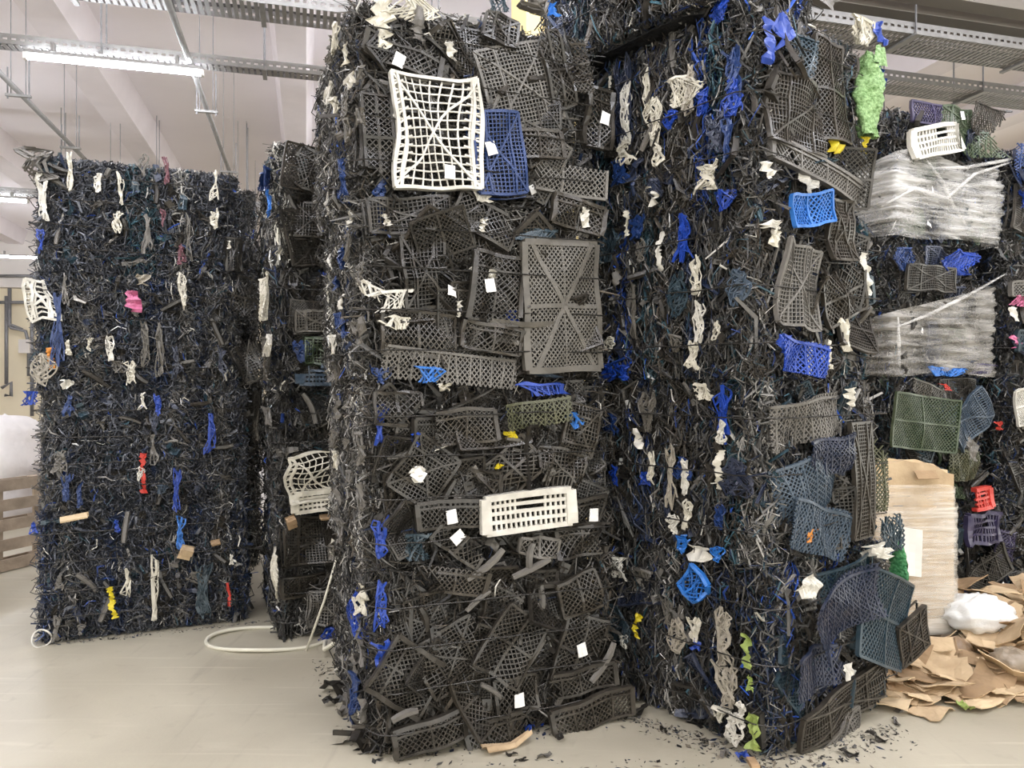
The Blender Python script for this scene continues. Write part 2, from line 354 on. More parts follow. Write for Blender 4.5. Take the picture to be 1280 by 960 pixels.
def crate_data(kind, w, h, seed, amp=None, torn=False):
    r = random.Random(seed); R = []; G = []
    rail = lambda x0,y0,x1,y1,wd,z0,z1: R.append((x0,y0,x1,y1,wd,z0,z1))
    def rim(wd, z0, z1):
        rail(-w/2,-h/2,w/2,-h/2,wd,z0,z1); rail(-w/2,h/2,w/2,h/2,wd,z0,z1); rail(-w/2,-h/2,-w/2,h/2,wd,z0,z1); rail(w/2,-h/2,w/2,h/2,wd,z0,z1)
    bend = .5
    if kind == 'grid':
        rim(.013, -.016, .006); p = .018; nx = max(3, round(w/p)); ny = max(3, round(h/p))
        for i in range(1, nx): x = -w/2+i*w/nx; G.append((x,-h/2,x,h/2,.0045,-.004,.004))
        for j in range(1, ny): y = -h/2+j*h/ny; G.append((-w/2,y,w/2,y,.0045,-.004,.004))
        for a, b in (((-w/2,-h/2),(w/2,h/2)),((-w/2,h/2),(w/2,-h/2))): rail(*a,*b,.009,-.004,.009)
        for f in (-.25, .25): rail(w*f,-h/2,w*f,h/2,.009,-.004,.009)
        for s in (-1, 1):                               # folded-back side walls
            rail(-w/2-.012,s*(h/2+.012),w/2+.012,s*(h/2+.012),.006,-.055,-.045); rail(s*(w/2+.012),-h/2,s*(w/2+.012),h/2,.006,-.055,-.045)
        amp = .016 if amp is None else amp
    elif kind == 'diamond':
        rim(.013, -.012, .009); G += diag(w, h, .019, .9+.5*r.random(), .0046, -.004, .004)
        rail(0,-h/2,0,h/2,.012,-.006,.009)
        if h > .2: rail(-w/2,0,w/2,0,.012,-.006,.009)
        amp = .018 if amp is None else amp
    elif kind == 'wall':
        rail(-w/2,h/2,w/2,h/2,.017,-.016,.012); rail(-w/2,-h/2,w/2,-h/2,.012,-.02,.010)
        rail(-w/2,-h/2,-w/2,h/2,.022,-.02,.014); rail(w/2,-h/2,w/2,h/2,.022,-.02,.014)
        for f in (-.25,0,.25) if w > .35 else (0,): rail(w*f,-h/2,w*f,h/2,.009,-.006,.009)
        rail(-w/2,h*.28,w/2,h*.28,.010,-.006,.010)
        G += diag(w, h, .018, 1.1, .005, -.003, .004)
        amp = .014 if amp is None else amp
    elif kind == 'slot':
        rail(-w/2,h/2,w/2,h/2,.03,-.03,.016); rail(-w/2,-h/2,w/2,-h/2,.024,-.03,.012)
        rail(-w/2,-h/2,-w/2,h/2,.05,-.02,.016); rail(w/2,-h/2,w/2,h/2,.05,-.02,.016)
        for f in (-.22,.02,.24): rail(-w/2,h*f,w/2,h*f,.016,-.006,.008)
        k = max(4, round(w/.026))
        for i in range(1, k):
            x = -w/2+i*w/k
            if abs(x-w*.05) < w*.14: G.append((x,-h/2,x,h*.02,.010,-.006,.006))
            else: G.append((x,-h/2,x,h/2,.010,-.006,.006))
        amp = .010 if amp is None else amp
    elif kind == 'coarse':                              # open wire-like basket grid
        rim(.015, -.03, .010); nx = max(3, round(w/.040)); ny = max(3, round(h/.037))
        for i in range(1, nx): x = -w/2+i*w/nx; G.append((x,-h/2,x,h/2,.0062,-.004,.005))
        for j in range(1, ny): y = -h/2+j*h/ny; G.append((-w/2,y,w/2,y,.0062,-.004,.005))
        for a, b in (((-w/2,-h/2),(w/2,h/2)),((-w/2,h/2),(w/2,-h/2))): rail(*a,*b,.011,-.004,.008)
        for s in (-1, 1):
            rail(s*(w/2-.03),-h/2,s*(w/2-.03),h/2,.012,-.004,.012)
            for j in range(ny): G.append((s*w/2,-h/2+(j+.5)*h/ny,s*(w/2-.06),-h/2+(j+1.2)*h/ny,.008,.0,.008))
        amp = .014 if amp is None else amp
    elif kind == 'ribbed':                              # big taupe base: fine diamonds, star of broad ribs
        rim(.03, -.03, .008); G += diag(w, h, .017, 1.25, .0060, -.004, .003)
        rail(-w/2,0,w/2,0,.022,-.004,.007)
        for sx in (-1, 1):
            for sy in (-1, 1): rail(0,0,sx*w*.42,sy*h/2,.020,-.004,.007)
        G += [(0,-h/2,0,h/2,.006,-.004,.004)]
        amp = .012 if amp is None else amp; bend = .9
    else:                                               # 'net': soft torn lattice
        G += diag(w, h, .018, .8+.6*r.random(), .0052, -.003, .003)
        k = max(2, int(w/.05))
        for i in range(k): x = -w/2+(i+.5)*w/k; rail(x,-h/2,x+r.uniform(-.02,.02),h/2,.008,-.004,.005)
        rail(-w/2,h/2,w/2,h/2*r.uniform(.7,1),.012,-.006,.008)
        amp = .026 if amp is None else amp; bend = 1.2
    if torn:                                            # snap the bars off along a ragged line
        an = r.uniform(0, 6.28); nx_, ny_ = math.cos(an), math.sin(an); lim = (abs(nx_)*w+abs(ny_)*h)/2*r.uniform(.35,.95)
        def cut(L_):
            out = []
            for sg in L_:
                x0,y0,x1,y1 = sg[:4]; a0 = x0*nx_+y0*ny_-lim-r.gauss(0,.02); a1 = x1*nx_+y1*ny_-lim-r.gauss(0,.02)
                if r.random() < .05 or (a0 > 0 and a1 > 0): continue
                if a0*a1 < 0:
                    t = a0/(a0-a1); xm, ym = x0+(x1-x0)*t, y0+(y1-y0)*t
                    if a0 > 0: x0, y0 = xm, ym
                    else: x1, y1 = xm, ym
                out.append((x0,y0,x1,y1)+sg[4:])
            return out
        R2, G2 = cut(R), cut(G)
        if len(R2) > 1 and len(G2) > 3: R, G = R2, G2
    cr = Crumple(seed, amp, bend, max(w, h), 1.1 if kind == 'coarse' else .3)
    rv, rq = bars(R); gv, gq = bars(G)
    return (cr(rv), rq), (cr(gv), gq), cr
_var = {}
VARS = {'grid': [(.52,.36),(.40,.30),(.34,.26),(.46,.24)], 'diamond': [(.48,.30),(.36,.24),(.30,.30),(.42,.16)], 'wall': [(.50,.15),(.40,.13),(.34,.17),(.28,.12)],
        'net': [(.34,.24),(.24,.34),(.18,.40),(.28,.28)], 'slot': [(.40,.14)], 'coarse': [(.36,.30)]}
def variant(kind, i):
    k = (kind, i)
    if k not in _var:
        w, h = VARS[kind][i % len(VARS[kind])]
        a, b, cr = crate_data(kind, w, h, 37*len(kind)+11*i+ord(kind[0]), (.014,.026,.038,.052)[(i*3+i//4) % 4] if kind != 'net' else .03+.008*(i % 3), torn=(i % 4 != 0))
        _var[k] = (quads_mesh('crate_rim', *a), quads_mesh('crate_lattice', *b), w, h)
    return _var[k]
# small stock pieces
def rim_piece_mesh(seed):
    r = random.Random(seed); ln = r.uniform(.10,.22); q = r.uniform(.012,.019); b = r.uniform(-.02,.02)
    return MB().tube([(ln*(t-.5), b*math.sin(t*math.pi), .3*b*math.sin(t*5)) for t in np.linspace(0,1,5)], q, 6, [q*.85,q,q*1.05,q,q*.8]).mesh('rim_piece')
def shard_mesh(seed):
    r = random.Random(seed); ln = r.uniform(.07,.17); wd = r.uniform(.025,.06); c = r.uniform(-3,3); tw = r.uniform(-.9,.9); mb = MB()
    for s in (0, 1):
        z = .003*s
        def fn(a, b):
            x = (a-.5)*ln; y = (b-.5)*wd*(1-.45*abs(a-.35)); return (x, y+tw*x*y*4, z+c*x*x*(1 if a > .5 else .4)+tw*x*y*6+.02*math.sin(a*9+seed))
        mb.grid(fn, 5, 2)
    mb.add(*bars([(-ln*.45,0,ln*.45,0,.006,.0,.012)], .05)); return mb.mesh('shard')
RIMS = [rim_piece_mesh(i) for i in range(8)]
SHARDS = [shard_mesh(i+20) for i in range(12)]
def label_mesh():
    mb = MB(); mb.grid(lambda a,b: ((a-.5)*.05, (b-.5)*.062, .004*math.sin(a*3+b*2)), 3, 3)
    mb.grid(lambda a,b: ((a-.5)*.05, (b-.5)*.062, -.002+.004*math.sin(a*3+b*2)), 3, 3); return mb.mesh('paper_label')
LABEL = label_mesh()
def rag_mesh(seed, w, h):
    """crumpled thin torn film or fabric with ragged outline"""
    r = np.random.RandomState(seed); n = 9; m = max(4, int(n*h/max(w, .02)*.6)); m = min(m, 26)
    cr = Crumple(seed, .018, 1.0, max(w, h)*.6); jl = r.uniform(.25,1.15,(m+1,2)); sway = np.cumsum(r.uniform(-.12,.12,m+1))*w
    mb = MB()
    for z in (0, -.002):
        V = []
        for j in range(m+1):
            for i in range(n+1):
                a = i/n-.5; s = jl[j,0] if a < 0 else jl[j,1]
                V.append((a*w*s+sway[j], (j/m-.5)*h+r.uniform(-.1,.1)*h/m*0, z))
        mb.add(cr(V), [(j*(n+1)+i, j*(n+1)+i+1, (j+1)*(n+1)+i+1, (j+1)*(n+1)+i) for j in range(m) for i in range(n)])
    return mb.mesh('torn_film')

def strand_mesh(seed, w, h):
    """torn, stretched plastic: a few wavy strands with cross links and ragged ends"""
    r = random.Random(seed); n = max(2, min(11, int(w/.011)+1)); S = []; K = 7; P0 = []
    for i in range(n):
        x0 = (i/(n-1)-.5)*w*.8; y0 = -h/2+r.uniform(0,.25)*h; y1 = h/2-r.uniform(0,.25)*h; ph = r.uniform(0,6.28); am = r.uniform(.1,.35)*w; pts = []
        for k in range(K):
            t = k/(K-1); pts.append((x0*(.6+.5*math.sin(t*4+seed))+am*math.sin(t*r.uniform(3,5)+ph)+r.gauss(0,.003), y0+(y1-y0)*t, r.uniform(-.008,.014)))
        P0.append(pts); wd = r.uniform(.004,.008)+(r.random() < .3)*r.uniform(.004,.010)
        for k in range(K-1): S.append((pts[k], pts[k+1], wd*r.uniform(.7,1.4)))
    for q in range(int(n*h/.022)):
        i = r.randrange(n-1); k = r.randrange(K); k2 = max(0, min(K-1, k+r.choice((-1,0,0,1)))); S.append((P0[i][k], P0[i+1][k2], r.uniform(.003,.007)))
    mb = MB()
    for a, b, wd in S:
        if (Vector(a)-Vector(b)).length > .002: mb.beam(a, b, wd, .004, (0,.05,1))
    return mb.mesh('torn_strip')

# ------------------------------------------------------------------ bales
FACES = {'front': ((1,0,0),(0,0,1),(0,-1,0)), 'left': ((0,-1,0),(0,0,1),(-1,0,0)), 'right': ((0,1,0),(0,0,1),(1,0,0)),
         'back': ((-1,0,0),(0,0,1),(0,1,0)), 'top': ((1,0,0),(0,1,0),(0,0,1)), 'bottom': ((1,0,0),(0,-1,0),(0,0,-1))}
SH_K = 3
def shreds(rs, n, fw, fh, angle_sd, pal, lenr=(.04,.12), widr=(.004,.014), out=.03, cols=None, fringe=.18):
    """n bent ribbons of triangular section on a face (u,v,d coordinates, centred)"""
    k = SH_K
    u = rs.uniform(-fw/2, fw/2, n); v = rs.uniform(-fh/2, fh/2, n)
    nf = int(n*fringe); e = rs.randint(0, 4, nf)          # some gathered along the edges
    u[:nf] = np.where(e == 0, -fw/2, np.where(e == 1, fw/2, u[:nf])) + rs.normal(0,.012,nf)
    v[:nf] = np.where(e == 2, -fh/2+.01, np.where(e == 3, fh/2-.01, v[:nf])) + rs.normal(0,.008,nf)
    th = math.pi/2 + rs.normal(0, angle_sd, n); ln = rs.uniform(*lenr, n)*rs.uniform(.6,1.5,n); wd = rs.uniform(*widr, n)
    big = rs.rand(n) < .06; wd[big] *= 2.2; ln[big] *= 1.5
    d0 = rs.uniform(-.035, out, n); edge = np.maximum(np.abs(u)/(fw/2), np.abs(v)/(fh/2)); d0 -= .045*np.clip(edge,0,1)**10
    curl = rs.normal(0, .55, n); bulge = rs.uniform(-.012, .03, n); lift = rs.normal(0, .22, n)
    t = np.linspace(-.5, .5, k)[None]
    a = th[:,None] + curl[:,None]*t*2
    cu = u[:,None] + np.cos(a)*ln[:,None]*t; cv = v[:,None] + np.sin(a)*ln[:,None]*t
    cd = d0[:,None] + bulge[:,None]*(1-4*t*t) + lift[:,None]*ln[:,None]*t
    cv = np.clip(cv, -fh/2-.004, fh/2+.012)
    tw = rs.uniform(0, math.pi, n)[:,None] + rs.normal(0,.8,n)[:,None]*t
    px_, py_ = -np.sin(a), np.cos(a); hw = wd[:,None]/2*(1-.5*np.abs(t)*rs.rand(n)[:,None]*2)
    o1 = np.stack([px_*np.cos(tw)*hw, py_*np.cos(tw)*hw, np.sin(tw)*hw], -1)
    o2 = np.stack([-px_*np.sin(tw)*.0025, -py_*np.sin(tw)*.0025, np.cos(tw)*.0025+0*tw], -1)
    c = np.stack([cu, cv, cd], -1)
    V = np.stack([c+o1, c-o1, c+o2], 2)                   # n,k,3,3
    base = (np.arange(n)*k*3)[:,None,None] + (np.arange(k-1)*3)[None,:,None]
    j = np.array([0,1,2])[None,None]; j2 = np.array([1,2,0])[None,None]
    Q = np.stack([base+j, base+j+3, base+j2+3, base+j2], -1).reshape(-1,4)
    # colours: plastic palette, gathered in vertical seams
    C = np.array([p[1] for p in pal]); W = np.array([p[0] for p in pal], float); W /= W.sum()
    ci = rs.choice(len(C), n, p=W); nb = max(3, int(fw/.09)); Wb = np.where(W*sum(p[0] for p in pal) < 2, 0, W); band = rs.choice(len(C), nb, p=Wb/Wb.sum())
    inb = rs.rand(n) < .45; ub = np.clip(((u+.02*np.sin(v*9)+fw/2)/fw*nb).astype(int), 0, nb-1); ci[inb] = band[ub][inb]
    col = C[ci]*np.exp(rs.normal(0,.45,n))[:,None]
    if cols:
        for (uc, vc, cw, ch, cc, pr) in cols:
            m = (np.abs(u-uc) < cw/2) & (np.abs(v-vc) < ch/2) & (rs.rand(n) < pr); col[m] = np.array(cc)*np.exp(rs.normal(0,.25,m.sum()))[:,None]
    col = np.clip(col, .003, .85); vc = np.repeat(col, k*3, axis=0)
    return V.reshape(-1,3), Q, vc
BLK = (.019,.018,.017); CHA = (.042,.040,.037); GRY = (.105,.10,.092); LGR = (.27,.26,.24); NAV = (.012,.022,.055); BLU = (.012,.05,.26); TEA = (.02,.05,.065); WHT = (.55,.53,.47); BRN = (.05,.042,.033)
PAL_A = [(24,BLK),(32,CHA),(26,GRY),(12,LGR),(4,NAV),(1.5,BLU),(4,WHT),(10,BRN)]
PAL_AF = [(36,BLK),(32,CHA),(12,GRY),(2.5,LGR),(1.5,NAV),(22,BRN),(.6,WHT)]
PAL_B = [(24,BLK),(32,CHA),(18,GRY),(5,LGR),(14,NAV),(3,BLU),(8,TEA),(2,WHT),(12,BRN)]
BLK_HAZE = (.028,.030,.037); CHA_HAZE = (.060,.064,.075)  # stack C's bluish black and charcoal, lightened to paint in lens haze
PAL_C = [(30,BLK_HAZE),(38,CHA_HAZE),(22,GRY),(4,LGR),(8,NAV),(1.2,BLU),(5,TEA),(1.2,WHT)]
PAL_D = [(40,BLK),(34,CHA),(12,GRY),(3,LGR),(6,NAV),(1,BLU),(4,TEA),(2,WHT)]
PAL_E = [(34,BLK),(30,CHA),(10,GRY),(2,LGR),(16,NAV),(5,TEA),(1.5,BLU),(1,WHT),(4,(.03,.045,.025))]

class Bale:
    def __init__(s, label, x, y, z, yaw, W, D, H, seed):
        s.W, s.D, s.H = W, D, H; s.seed = seed; s.rs = np.random.RandomState(seed); s.r = random.Random(seed); s.yaw = math.radians(yaw)
        ex = Vector((math.cos(s.yaw), math.sin(s.yaw), 0)); ey = Vector((-ex.y, ex.x, 0))
        s.o = Vector((x, y, z)) + ex*(W/2) + ey*(D/2)
        s.e = thing('crate_bale', label, 'bale', s.o, s.yaw, 'wire-tied bales of crushed plastic crates')
        s.Mw = Matrix.Translation(s.o) @ Matrix.Rotation(s.yaw, 4, 'Z')
        # core: slightly bulging, rounded block
        mb = MB(); q = 10
        for f in ('front','left','right','back','top','bottom'):
            A = FACES.get(f, ((1,0,0),(0,-1,0),(0,0,-1))); U, Vv, Nn = map(np.array, A)
            def fn(a, b):
                p = (U*(2*a-1)+Vv*(2*b-1)+Nn).astype(float); d = np.abs(p)
                sh = 1-.05*(np.clip(d[0],0,1)**8*np.clip(d[1],0,1)**8+np.clip(d[1],0,1)**8*np.clip(d[2],0,1)**8+np.clip(d[0],0,1)**8*np.clip(d[2],0,1)**8)
                p = p*np.array([W/2-.035, D/2-.035, H/2])*np.array([sh,sh,1 if d[2] > .99 else 1])
                k = .010*(math.sin(p[0]*17+seed)+math.sin(p[1]*19+2*seed)+math.sin(p[2]*23+3*seed))
                p[:2] *= 1+k*.6; p[2] = np.clip(p[2]+H/2, 0, H); return tuple(p)
            mb.grid(fn, q, q)
        obj('core', mb.mesh('core'), M_core, s.e)
    def dim(s, f): return {'front': (s.W,s.H), 'back': (s.W,s.H), 'left': (s.D,s.H), 'right': (s.D,s.H), 'top': (s.W,s.D), 'bottom': (s.W,s.D)}[f]
    def half(s, f): return {'front': s.D/2, 'back': s.D/2, 'left': s.W/2, 'right': s.W/2, 'top': s.H/2, 'bottom': s.H/2}[f]
    def frame(s, f, u, v, d, rot=0, tx=0, ty=0):
        U, Vv, Nn = map(Vector, FACES[f]); p = U*u+Vv*v+Nn*(s.half(f)+d)+Vector((0,0,s.H/2))
        M = Matrix((U, Vv, Nn)).transposed().to_4x4(); M.translation = p
        return M @ Matrix.Rotation(rot,4,'Z') @ Matrix.Rotation(tx,4,'X') @ Matrix.Rotation(ty,4,'Y')
    def uv(s, f, x, y):
        """pixel -> coordinates on the plane of a face"""
        U, Vv, Nn = map(Vector, FACES[f]); R3 = s.Mw.to_3x3(); nw = R3 @ Nn
        pc = s.Mw @ (Nn*s.half(f)+Vector((0,0,s.H/2))); c = Vector((0,0,EYE)); d = Vector(((x-CX)/F, 1, -(y-CY)/F))
        h = c + d*((pc-c).dot(nw)/d.dot(nw)) - pc
        return h.dot(R3 @ U), h.dot(R3 @ Vv)
    def edge(s, f, u, v):
        fw, fh = s.dim(f); return -.05*min(1, max(abs(u)/(fw/2), abs(v)/(fh/2)))**6
    def shred(s, spec):
        VV_, QQ, CC = [], [], []; n0 = 0
        for f, (n, sd, pal, kw) in spec.items():
            fw, fh = s.dim(f); V, Q, C = shreds(s.rs, n, fw, fh, sd, pal, **kw)
            U, Vv, Nn = map(np.array, FACES[f]); V = V[:,:1]*U+V[:,1:2]*Vv+(V[:,2:3]+s.half(f)-.01)*Nn+np.array([0,0,s.H/2])
            V[:,2] = np.maximum(V[:,2], .003 if f != 'bottom' else -.03)
            VV_.append(V); QQ.append(Q+n0); CC.append(C); n0 += len(V)
        obj('shredded_plastic', quads_mesh('shredded_plastic', np.concatenate(VV_), np.concatenate(QQ), np.concatenate(CC)), M_shred, s.e, kind='stuff')
    def crate(s, f, M, rim, lat, m, lab=None):
        o = obj('crushed_crate', rim, m, s.e, M); obj('lattice', lat, m, o); return o
    def fill(s, f, nx, ny, mats, kinds, region=None, dmax=.045):
        fw, fh = s.dim(f); u0,v0,u1,v1 = region or (-fw/2+.05,-fh/2+.04,fw/2-.05,fh/2-.04); r = s.r
        for j in range(ny):
            for i in range(nx):
                u = u0+(i+.5+r.uniform(-.35,.35))*(u1-u0)/nx; v = v0+(j+.5+r.uniform(-.3,.3))*(v1-v0)/ny
                k = r.choice(kinds); rim, lat, w, h = variant(k, r.randrange(10)); m = P[r.choice(mats)]; s0 = r.uniform(.6,1.0); w *= s0; h *= s0
                rot = r.choice([0,0,0,math.pi/2,.7,-.7,.4,-.4,math.pi])+r.gauss(0,.15)
                ex = abs(math.cos(rot))*w/2+abs(math.sin(rot))*h/2; ey = abs(math.sin(rot))*w/2+abs(math.cos(rot))*h/2
                sc = min(1, .95*fw/2/ex, .95*fh/2/ey); ex *= sc; ey *= sc
                u = max(-fw/2+ex, min(fw/2-ex, u)); v = max(-fh/2+ey+.015, min(fh/2-ey-.01, v))
                M = s.frame(f, u, v, r.uniform(-.03,dmax)+s.edge(f,u,v), rot, r.gauss(0,.2), r.gauss(0,.2)) @ Matrix.Scale(sc*s0,4)
                o = s.crate(f, M, rim, lat, m)
                if r.random() < .10:
                    obj('paper_label', LABEL, M_paper, o, Matrix.Translation((r.uniform(-.3,.3)*w/s0, r.uniform(-.2,.2)*h/s0, .035)) @ Matrix.Rotation(r.gauss(0,.3),4,'Z'))
    def scatter(s, f, nr, ns, mats, rmats=('charcoal','gray','charcoal','brown'), d=.03):
        fw, fh = s.dim(f); r = s.r
        for i in range(nr):
            u, v = r.uniform(-.43,.43)*fw, r.uniform(-.42,.42)*fh
            obj('rim_piece', r.choice(RIMS), P[r.choice(rmats)], s.e, s.frame(f,u,v,r.uniform(.01,d+.03)+s.edge(f,u,v),r.uniform(0,6.28),0,r.gauss(0,.2)))
        for i in range(ns):
            u, v = r.uniform(-.46,.46)*fw, r.uniform(-.45,.45)*fh
            obj('shard', r.choice(SHARDS), P[r.choice(mats)], s.e, s.frame(f,u,v,r.uniform(-.01,d+.02)+s.edge(f,u,v),r.uniform(0,6.28),r.gauss(0,.5),r.gauss(0,.4)))
    def hero(s, f, x0, y0, x1, y1, kind, m, rot=0, d=.045, seed=None, labs=(), tx=0, ty=0, amp=None, label=None):
        """a crate told apart in the photograph: pixel box before rotation"""
        ua, va = s.uv(f, x0, (y0+y1)/2); ub, _ = s.uv(f, x1, (y0+y1)/2); xm = (x0+x1)/2
        uc, vt = s.uv(f, xm, y0); _, vb = s.uv(f, xm, y1); w = abs(ub-ua); h = abs(vt-vb); u, v = (ua+ub)/2, (vt+vb)/2
        sd = seed if seed is not None else s.r.randrange(9999)
        a, b, cr = crate_data(kind, max(w,.03), max(h,.03), sd, amp if amp is not None else .024, torn=(amp is None and sd % 3 != 0))
        M = s.frame(f, u, v, d+.02, math.radians(rot), tx, ty)
        o = s.crate(f, M, quads_mesh('crate_rim', *a), quads_mesh('crate_lattice', *b), P[m])
        if label: o['label'] = label
        for (lx, ly) in labs:
            lu, lv = s.uv(f, lx, ly); q = Matrix.Rotation(-math.radians(rot),3,'Z') @ Vector((lu-u, lv-v, 0)); p = cr([(q.x,q.y,.018)])[0]
            obj('paper_label', LABEL, M_paper, o, Matrix.Translation(p) @ Matrix.Rotation(s.r.gauss(0,.25),4,'Z'))
        return o
    def strip(s, f, x0, y0, x1, y1, m, kind='net', d=.045, rot=0, label=None):
        """a torn strip or scrap hanging out of the face"""
        ua, _ = s.uv(f, x0, (y0+y1)/2); ub, _ = s.uv(f, x1, (y0+y1)/2); xm = (x0+x1)/2
        u, vt = s.uv(f, xm, y0); _, vb = s.uv(f, xm, y1); w = max(abs(ub-ua), .015); h = max(abs(vt-vb), .02)
        sd = s.r.randrange(9999); M = s.frame(f, (ua+ub)/2, (vt+vb)/2, d, math.radians(rot))
        if kind == 'rag': o = obj('torn_film', rag_mesh(sd, w, h), P[m], s.e, M)
        elif w < .14 and h > 1.2*w: o = obj('torn_strip', strand_mesh(sd, w*1.3, h), P[m], s.e, M)
        else:
            a, b, cr = crate_data('net', w, h, sd, .016+.02*min(w, .2)); V = np.concatenate([a[0], b[0]]); Q = np.concatenate([a[1], b[1]+len(a[0])])
            rs = np.random.RandomState(sd)                # pinch the strip so that it narrows and sways
            t = V[:,1]/h; V[:,0] = V[:,0]*(.85+.3*np.sin(t*rs.uniform(3,7)+rs.uniform(0,6))) + w*.18*np.sin(t*rs.uniform(2,5)+rs.uniform(0,6)) + rs.normal(0,.0035,len(V))
            o = obj('torn_lattice_strip', quads_mesh('torn_lattice_strip', V, Q), P[m], s.e, M)
        if label: o['label'] = label
        return o
    def wires(s, zs, off=.06, side=None):
        a, b = s.W/2+(off if side is None else side), s.D/2+off; r = s.r
        for z in zs:
            pts = []; n = 14; c = [(-a,-b),(a,-b),(a,b),(-a,b)]; sl = r.uniform(-.015,.015)
            for i in range(4):
                p, q = c[i], c[(i+1)%4]
                for k in range(n):
                    t = k/n; ins = .035 if k == 0 else 0; x, y = p[0]+(q[0]-p[0])*t, p[1]+(q[1]-p[1])*t
                    x -= math.copysign(ins, x); y -= math.copysign(ins, y)
                    pts.append((x, y, z*s.H+sl*x+r.uniform(-.004,.004)))
            pts.append(pts[0]); obj('strap_wire', MB().tube(pts, .0032, 4).mesh('strap_wire'), M_wire, s.e)
def stack(labels, xs, Y, yaw, Ws, D, Hs, seed, z=0):
    out = []
    for i, (lab, x, h) in enumerate(zip(labels, xs, Hs)):
        W = Ws[i] if isinstance(Ws, (list, tuple)) else Ws
        out.append(Bale(lab, (x-CX)/F*Y, Y, z, yaw, W, D, h, seed+i)); z += h
    return out
WZ = (.16,.38,.60,.82)
DK = ['black','charcoal','charcoal','brown','black']
KA = ['grid','diamond','wall','wall','diamond','net','grid']

# --- stack A: crate faces towards us
A = stack(['lowest bale in the stack whose top bale shows a white mesh crate',
           'bale second from the floor with a slotted white crate side on its face',
           'bale with a big taupe lattice crate base bulging from its face',
           'topmost bale showing a white mesh crate beside a blue crate'],
          (475,467,457,446), 3.41, 22, 1.15, 1.08, (.818,.85,.82,.865), 100)
for i, b in enumerate(A):
    b.shred({'front': (2800,1.2,PAL_AF,dict(out=.06,lenr=(.05,.16),widr=(.003,.011))), 'left': (5200,.6,PAL_A,dict(out=.055,lenr=(.03,.10),widr=(.003,.011))),
             'right': (700,.5,PAL_B,{}), 'top': (700 if i == 3 else 120,1.2,PAL_AF,{})})
    b.fill('front', 8, 6, DK, KA); b.scatter('front', 20, 60, DK+['gray']); b.wires(WZ, .105, .055)
b = A[3]
b.hero('front',484,108,588,242,'coarse','white',4,.085,7,amp=.017,label='crushed white mesh crate base',labs=[(556,225)])
b.hero('front',586,150,642,248,'grid','cobalt',7,.085,8,[(604,193)],amp=.02,label='dark blue crate standing on end')
b.hero('front',600,62,690,160,'grid','gray',18,.05,9,amp=.008); b.hero('front',673,50,700,140,'diamond','charcoal',20,.06,10)
b.hero('front',634,170,692,205,'wall','brown',6,.065,11); b.hero('front',726,118,756,190,'wall','charcoal',-4,.05,12,[(745,155)])
b.hero('front',452,60,545,92,'wall','charcoal',-16,.06,13,[(493,84)]); b.hero('front',452,125,486,235,'diamond','charcoal',3,.05,14)
b.hero('front',600,28,640,60,'grid','charcoal',-10,.05,15); b.hero('front',640,210,745,245,'diamond','gray',-4,.055,16)
b.hero('front',650,0,672,20,'coarse','gray',-20,.05,17)
for q in ((455,2,490,45,'cream'),(485,8,540,34,'cream'),(460,38,480,70,'cream'),(512,18,530,60,'gray')): b.strip('front',*q,'net' if q[0]==485 else 'rag',.08)
for q in ((553,60,566,82,'white'),(484,110,496,160,'white'),(588,240,612,258,'white')): b.strip('front',*q,'rag',.085)
b.strip('front',600,2,630,22,'teal','net',.07); b.strip('front',672,12,690,28,'sky','rag',.08)
b = A[2]
b.hero('front',648,308,738,462,'ribbed','taupe',2,.085,21,amp=.024,label='large taupe crate base with star ribs')
b.hero('front',636,375,658,460,'wall','taupe',88,.07,29); b.hero('front',500,298,552,388,'grid','charcoal',5,.06,22); b.hero('front',582,322,642,405,'wall','charcoal',-8,.06,23,[(603,360)])
b.hero('front',474,392,562,445,'diamond','brown',-4,.055,24); b.hero('front',572,408,642,440,'wall','brown',-8,.065,25)
b.hero('front',474,440,640,480,'net','gray',-5,.06,26,amp=.014); b.hero('front',455,252,560,292,'grid','charcoal',8,.05,27); b.hero('front',560,258,640,300,'diamond','charcoal',-25,.05,28)
b.hero('front',683,255,745,290,'wall','brown',-12,.05,30)
for q in ((440,358,475,372,'white',-25),(470,366,505,388,'white',10),(475,398,510,412,'cream',0)): b.strip('front',*q[:5],'net',.08,q[5])
for q in ((470,274,486,286,'white'),(590,278,600,294,'white'),(716,264,730,288,'white'),(581,338,588,352,'white'),(598,340,612,350,'white'),(563,378,571,398,'white')): b.strip('front',*q,'rag',.085)
b.strip('front',622,390,644,412,'blue','rag',.085); b.strip('front',516,460,548,478,'sky','net',.085); b.strip('front',655,458,692,472,'steel','rag',.09); b.strip('front',640,290,690,305,'teal','net',.07)
b = A[1]
b.hero('front',596,614,700,655,'slot','white',3,.085,31,amp=.008,label='white slotted crate side')
b.hero('front',702,620,760,651,'wall','charcoal',2,.07,32,[(732,641)]); b.hero('front',516,624,596,655,'wall','charcoal',0,.07,33,[(556,642)])
b.hero('front',622,500,702,532,'net','olive',8,.07,34,amp=.012); b.hero('front',540,512,612,552,'wall','brown',4,.06,35)
b.hero('front',490,556,560,620,'grid','charcoal',55,.05,36,[(516,590)]); b.hero('front',610,548,656,620,'diamond','brown',-48,.06,37)
b.hero('front',665,560,720,606,'grid','brown',-10,.06,38); b.hero('front',690,515,745,560,'grid','brown',75,.055,39)
b.hero('front',465,490,520,530,'diamond','charcoal',0,.05,40); b.hero('front',535,662,600,690,'diamond','charcoal',-35,.07,41,[(564,666)])
b.hero('front',640,668,690,690,'diamond','gray',-8,.07,42); b.hero('front',688,655,745,690,'wall','charcoal',4,.06,43)
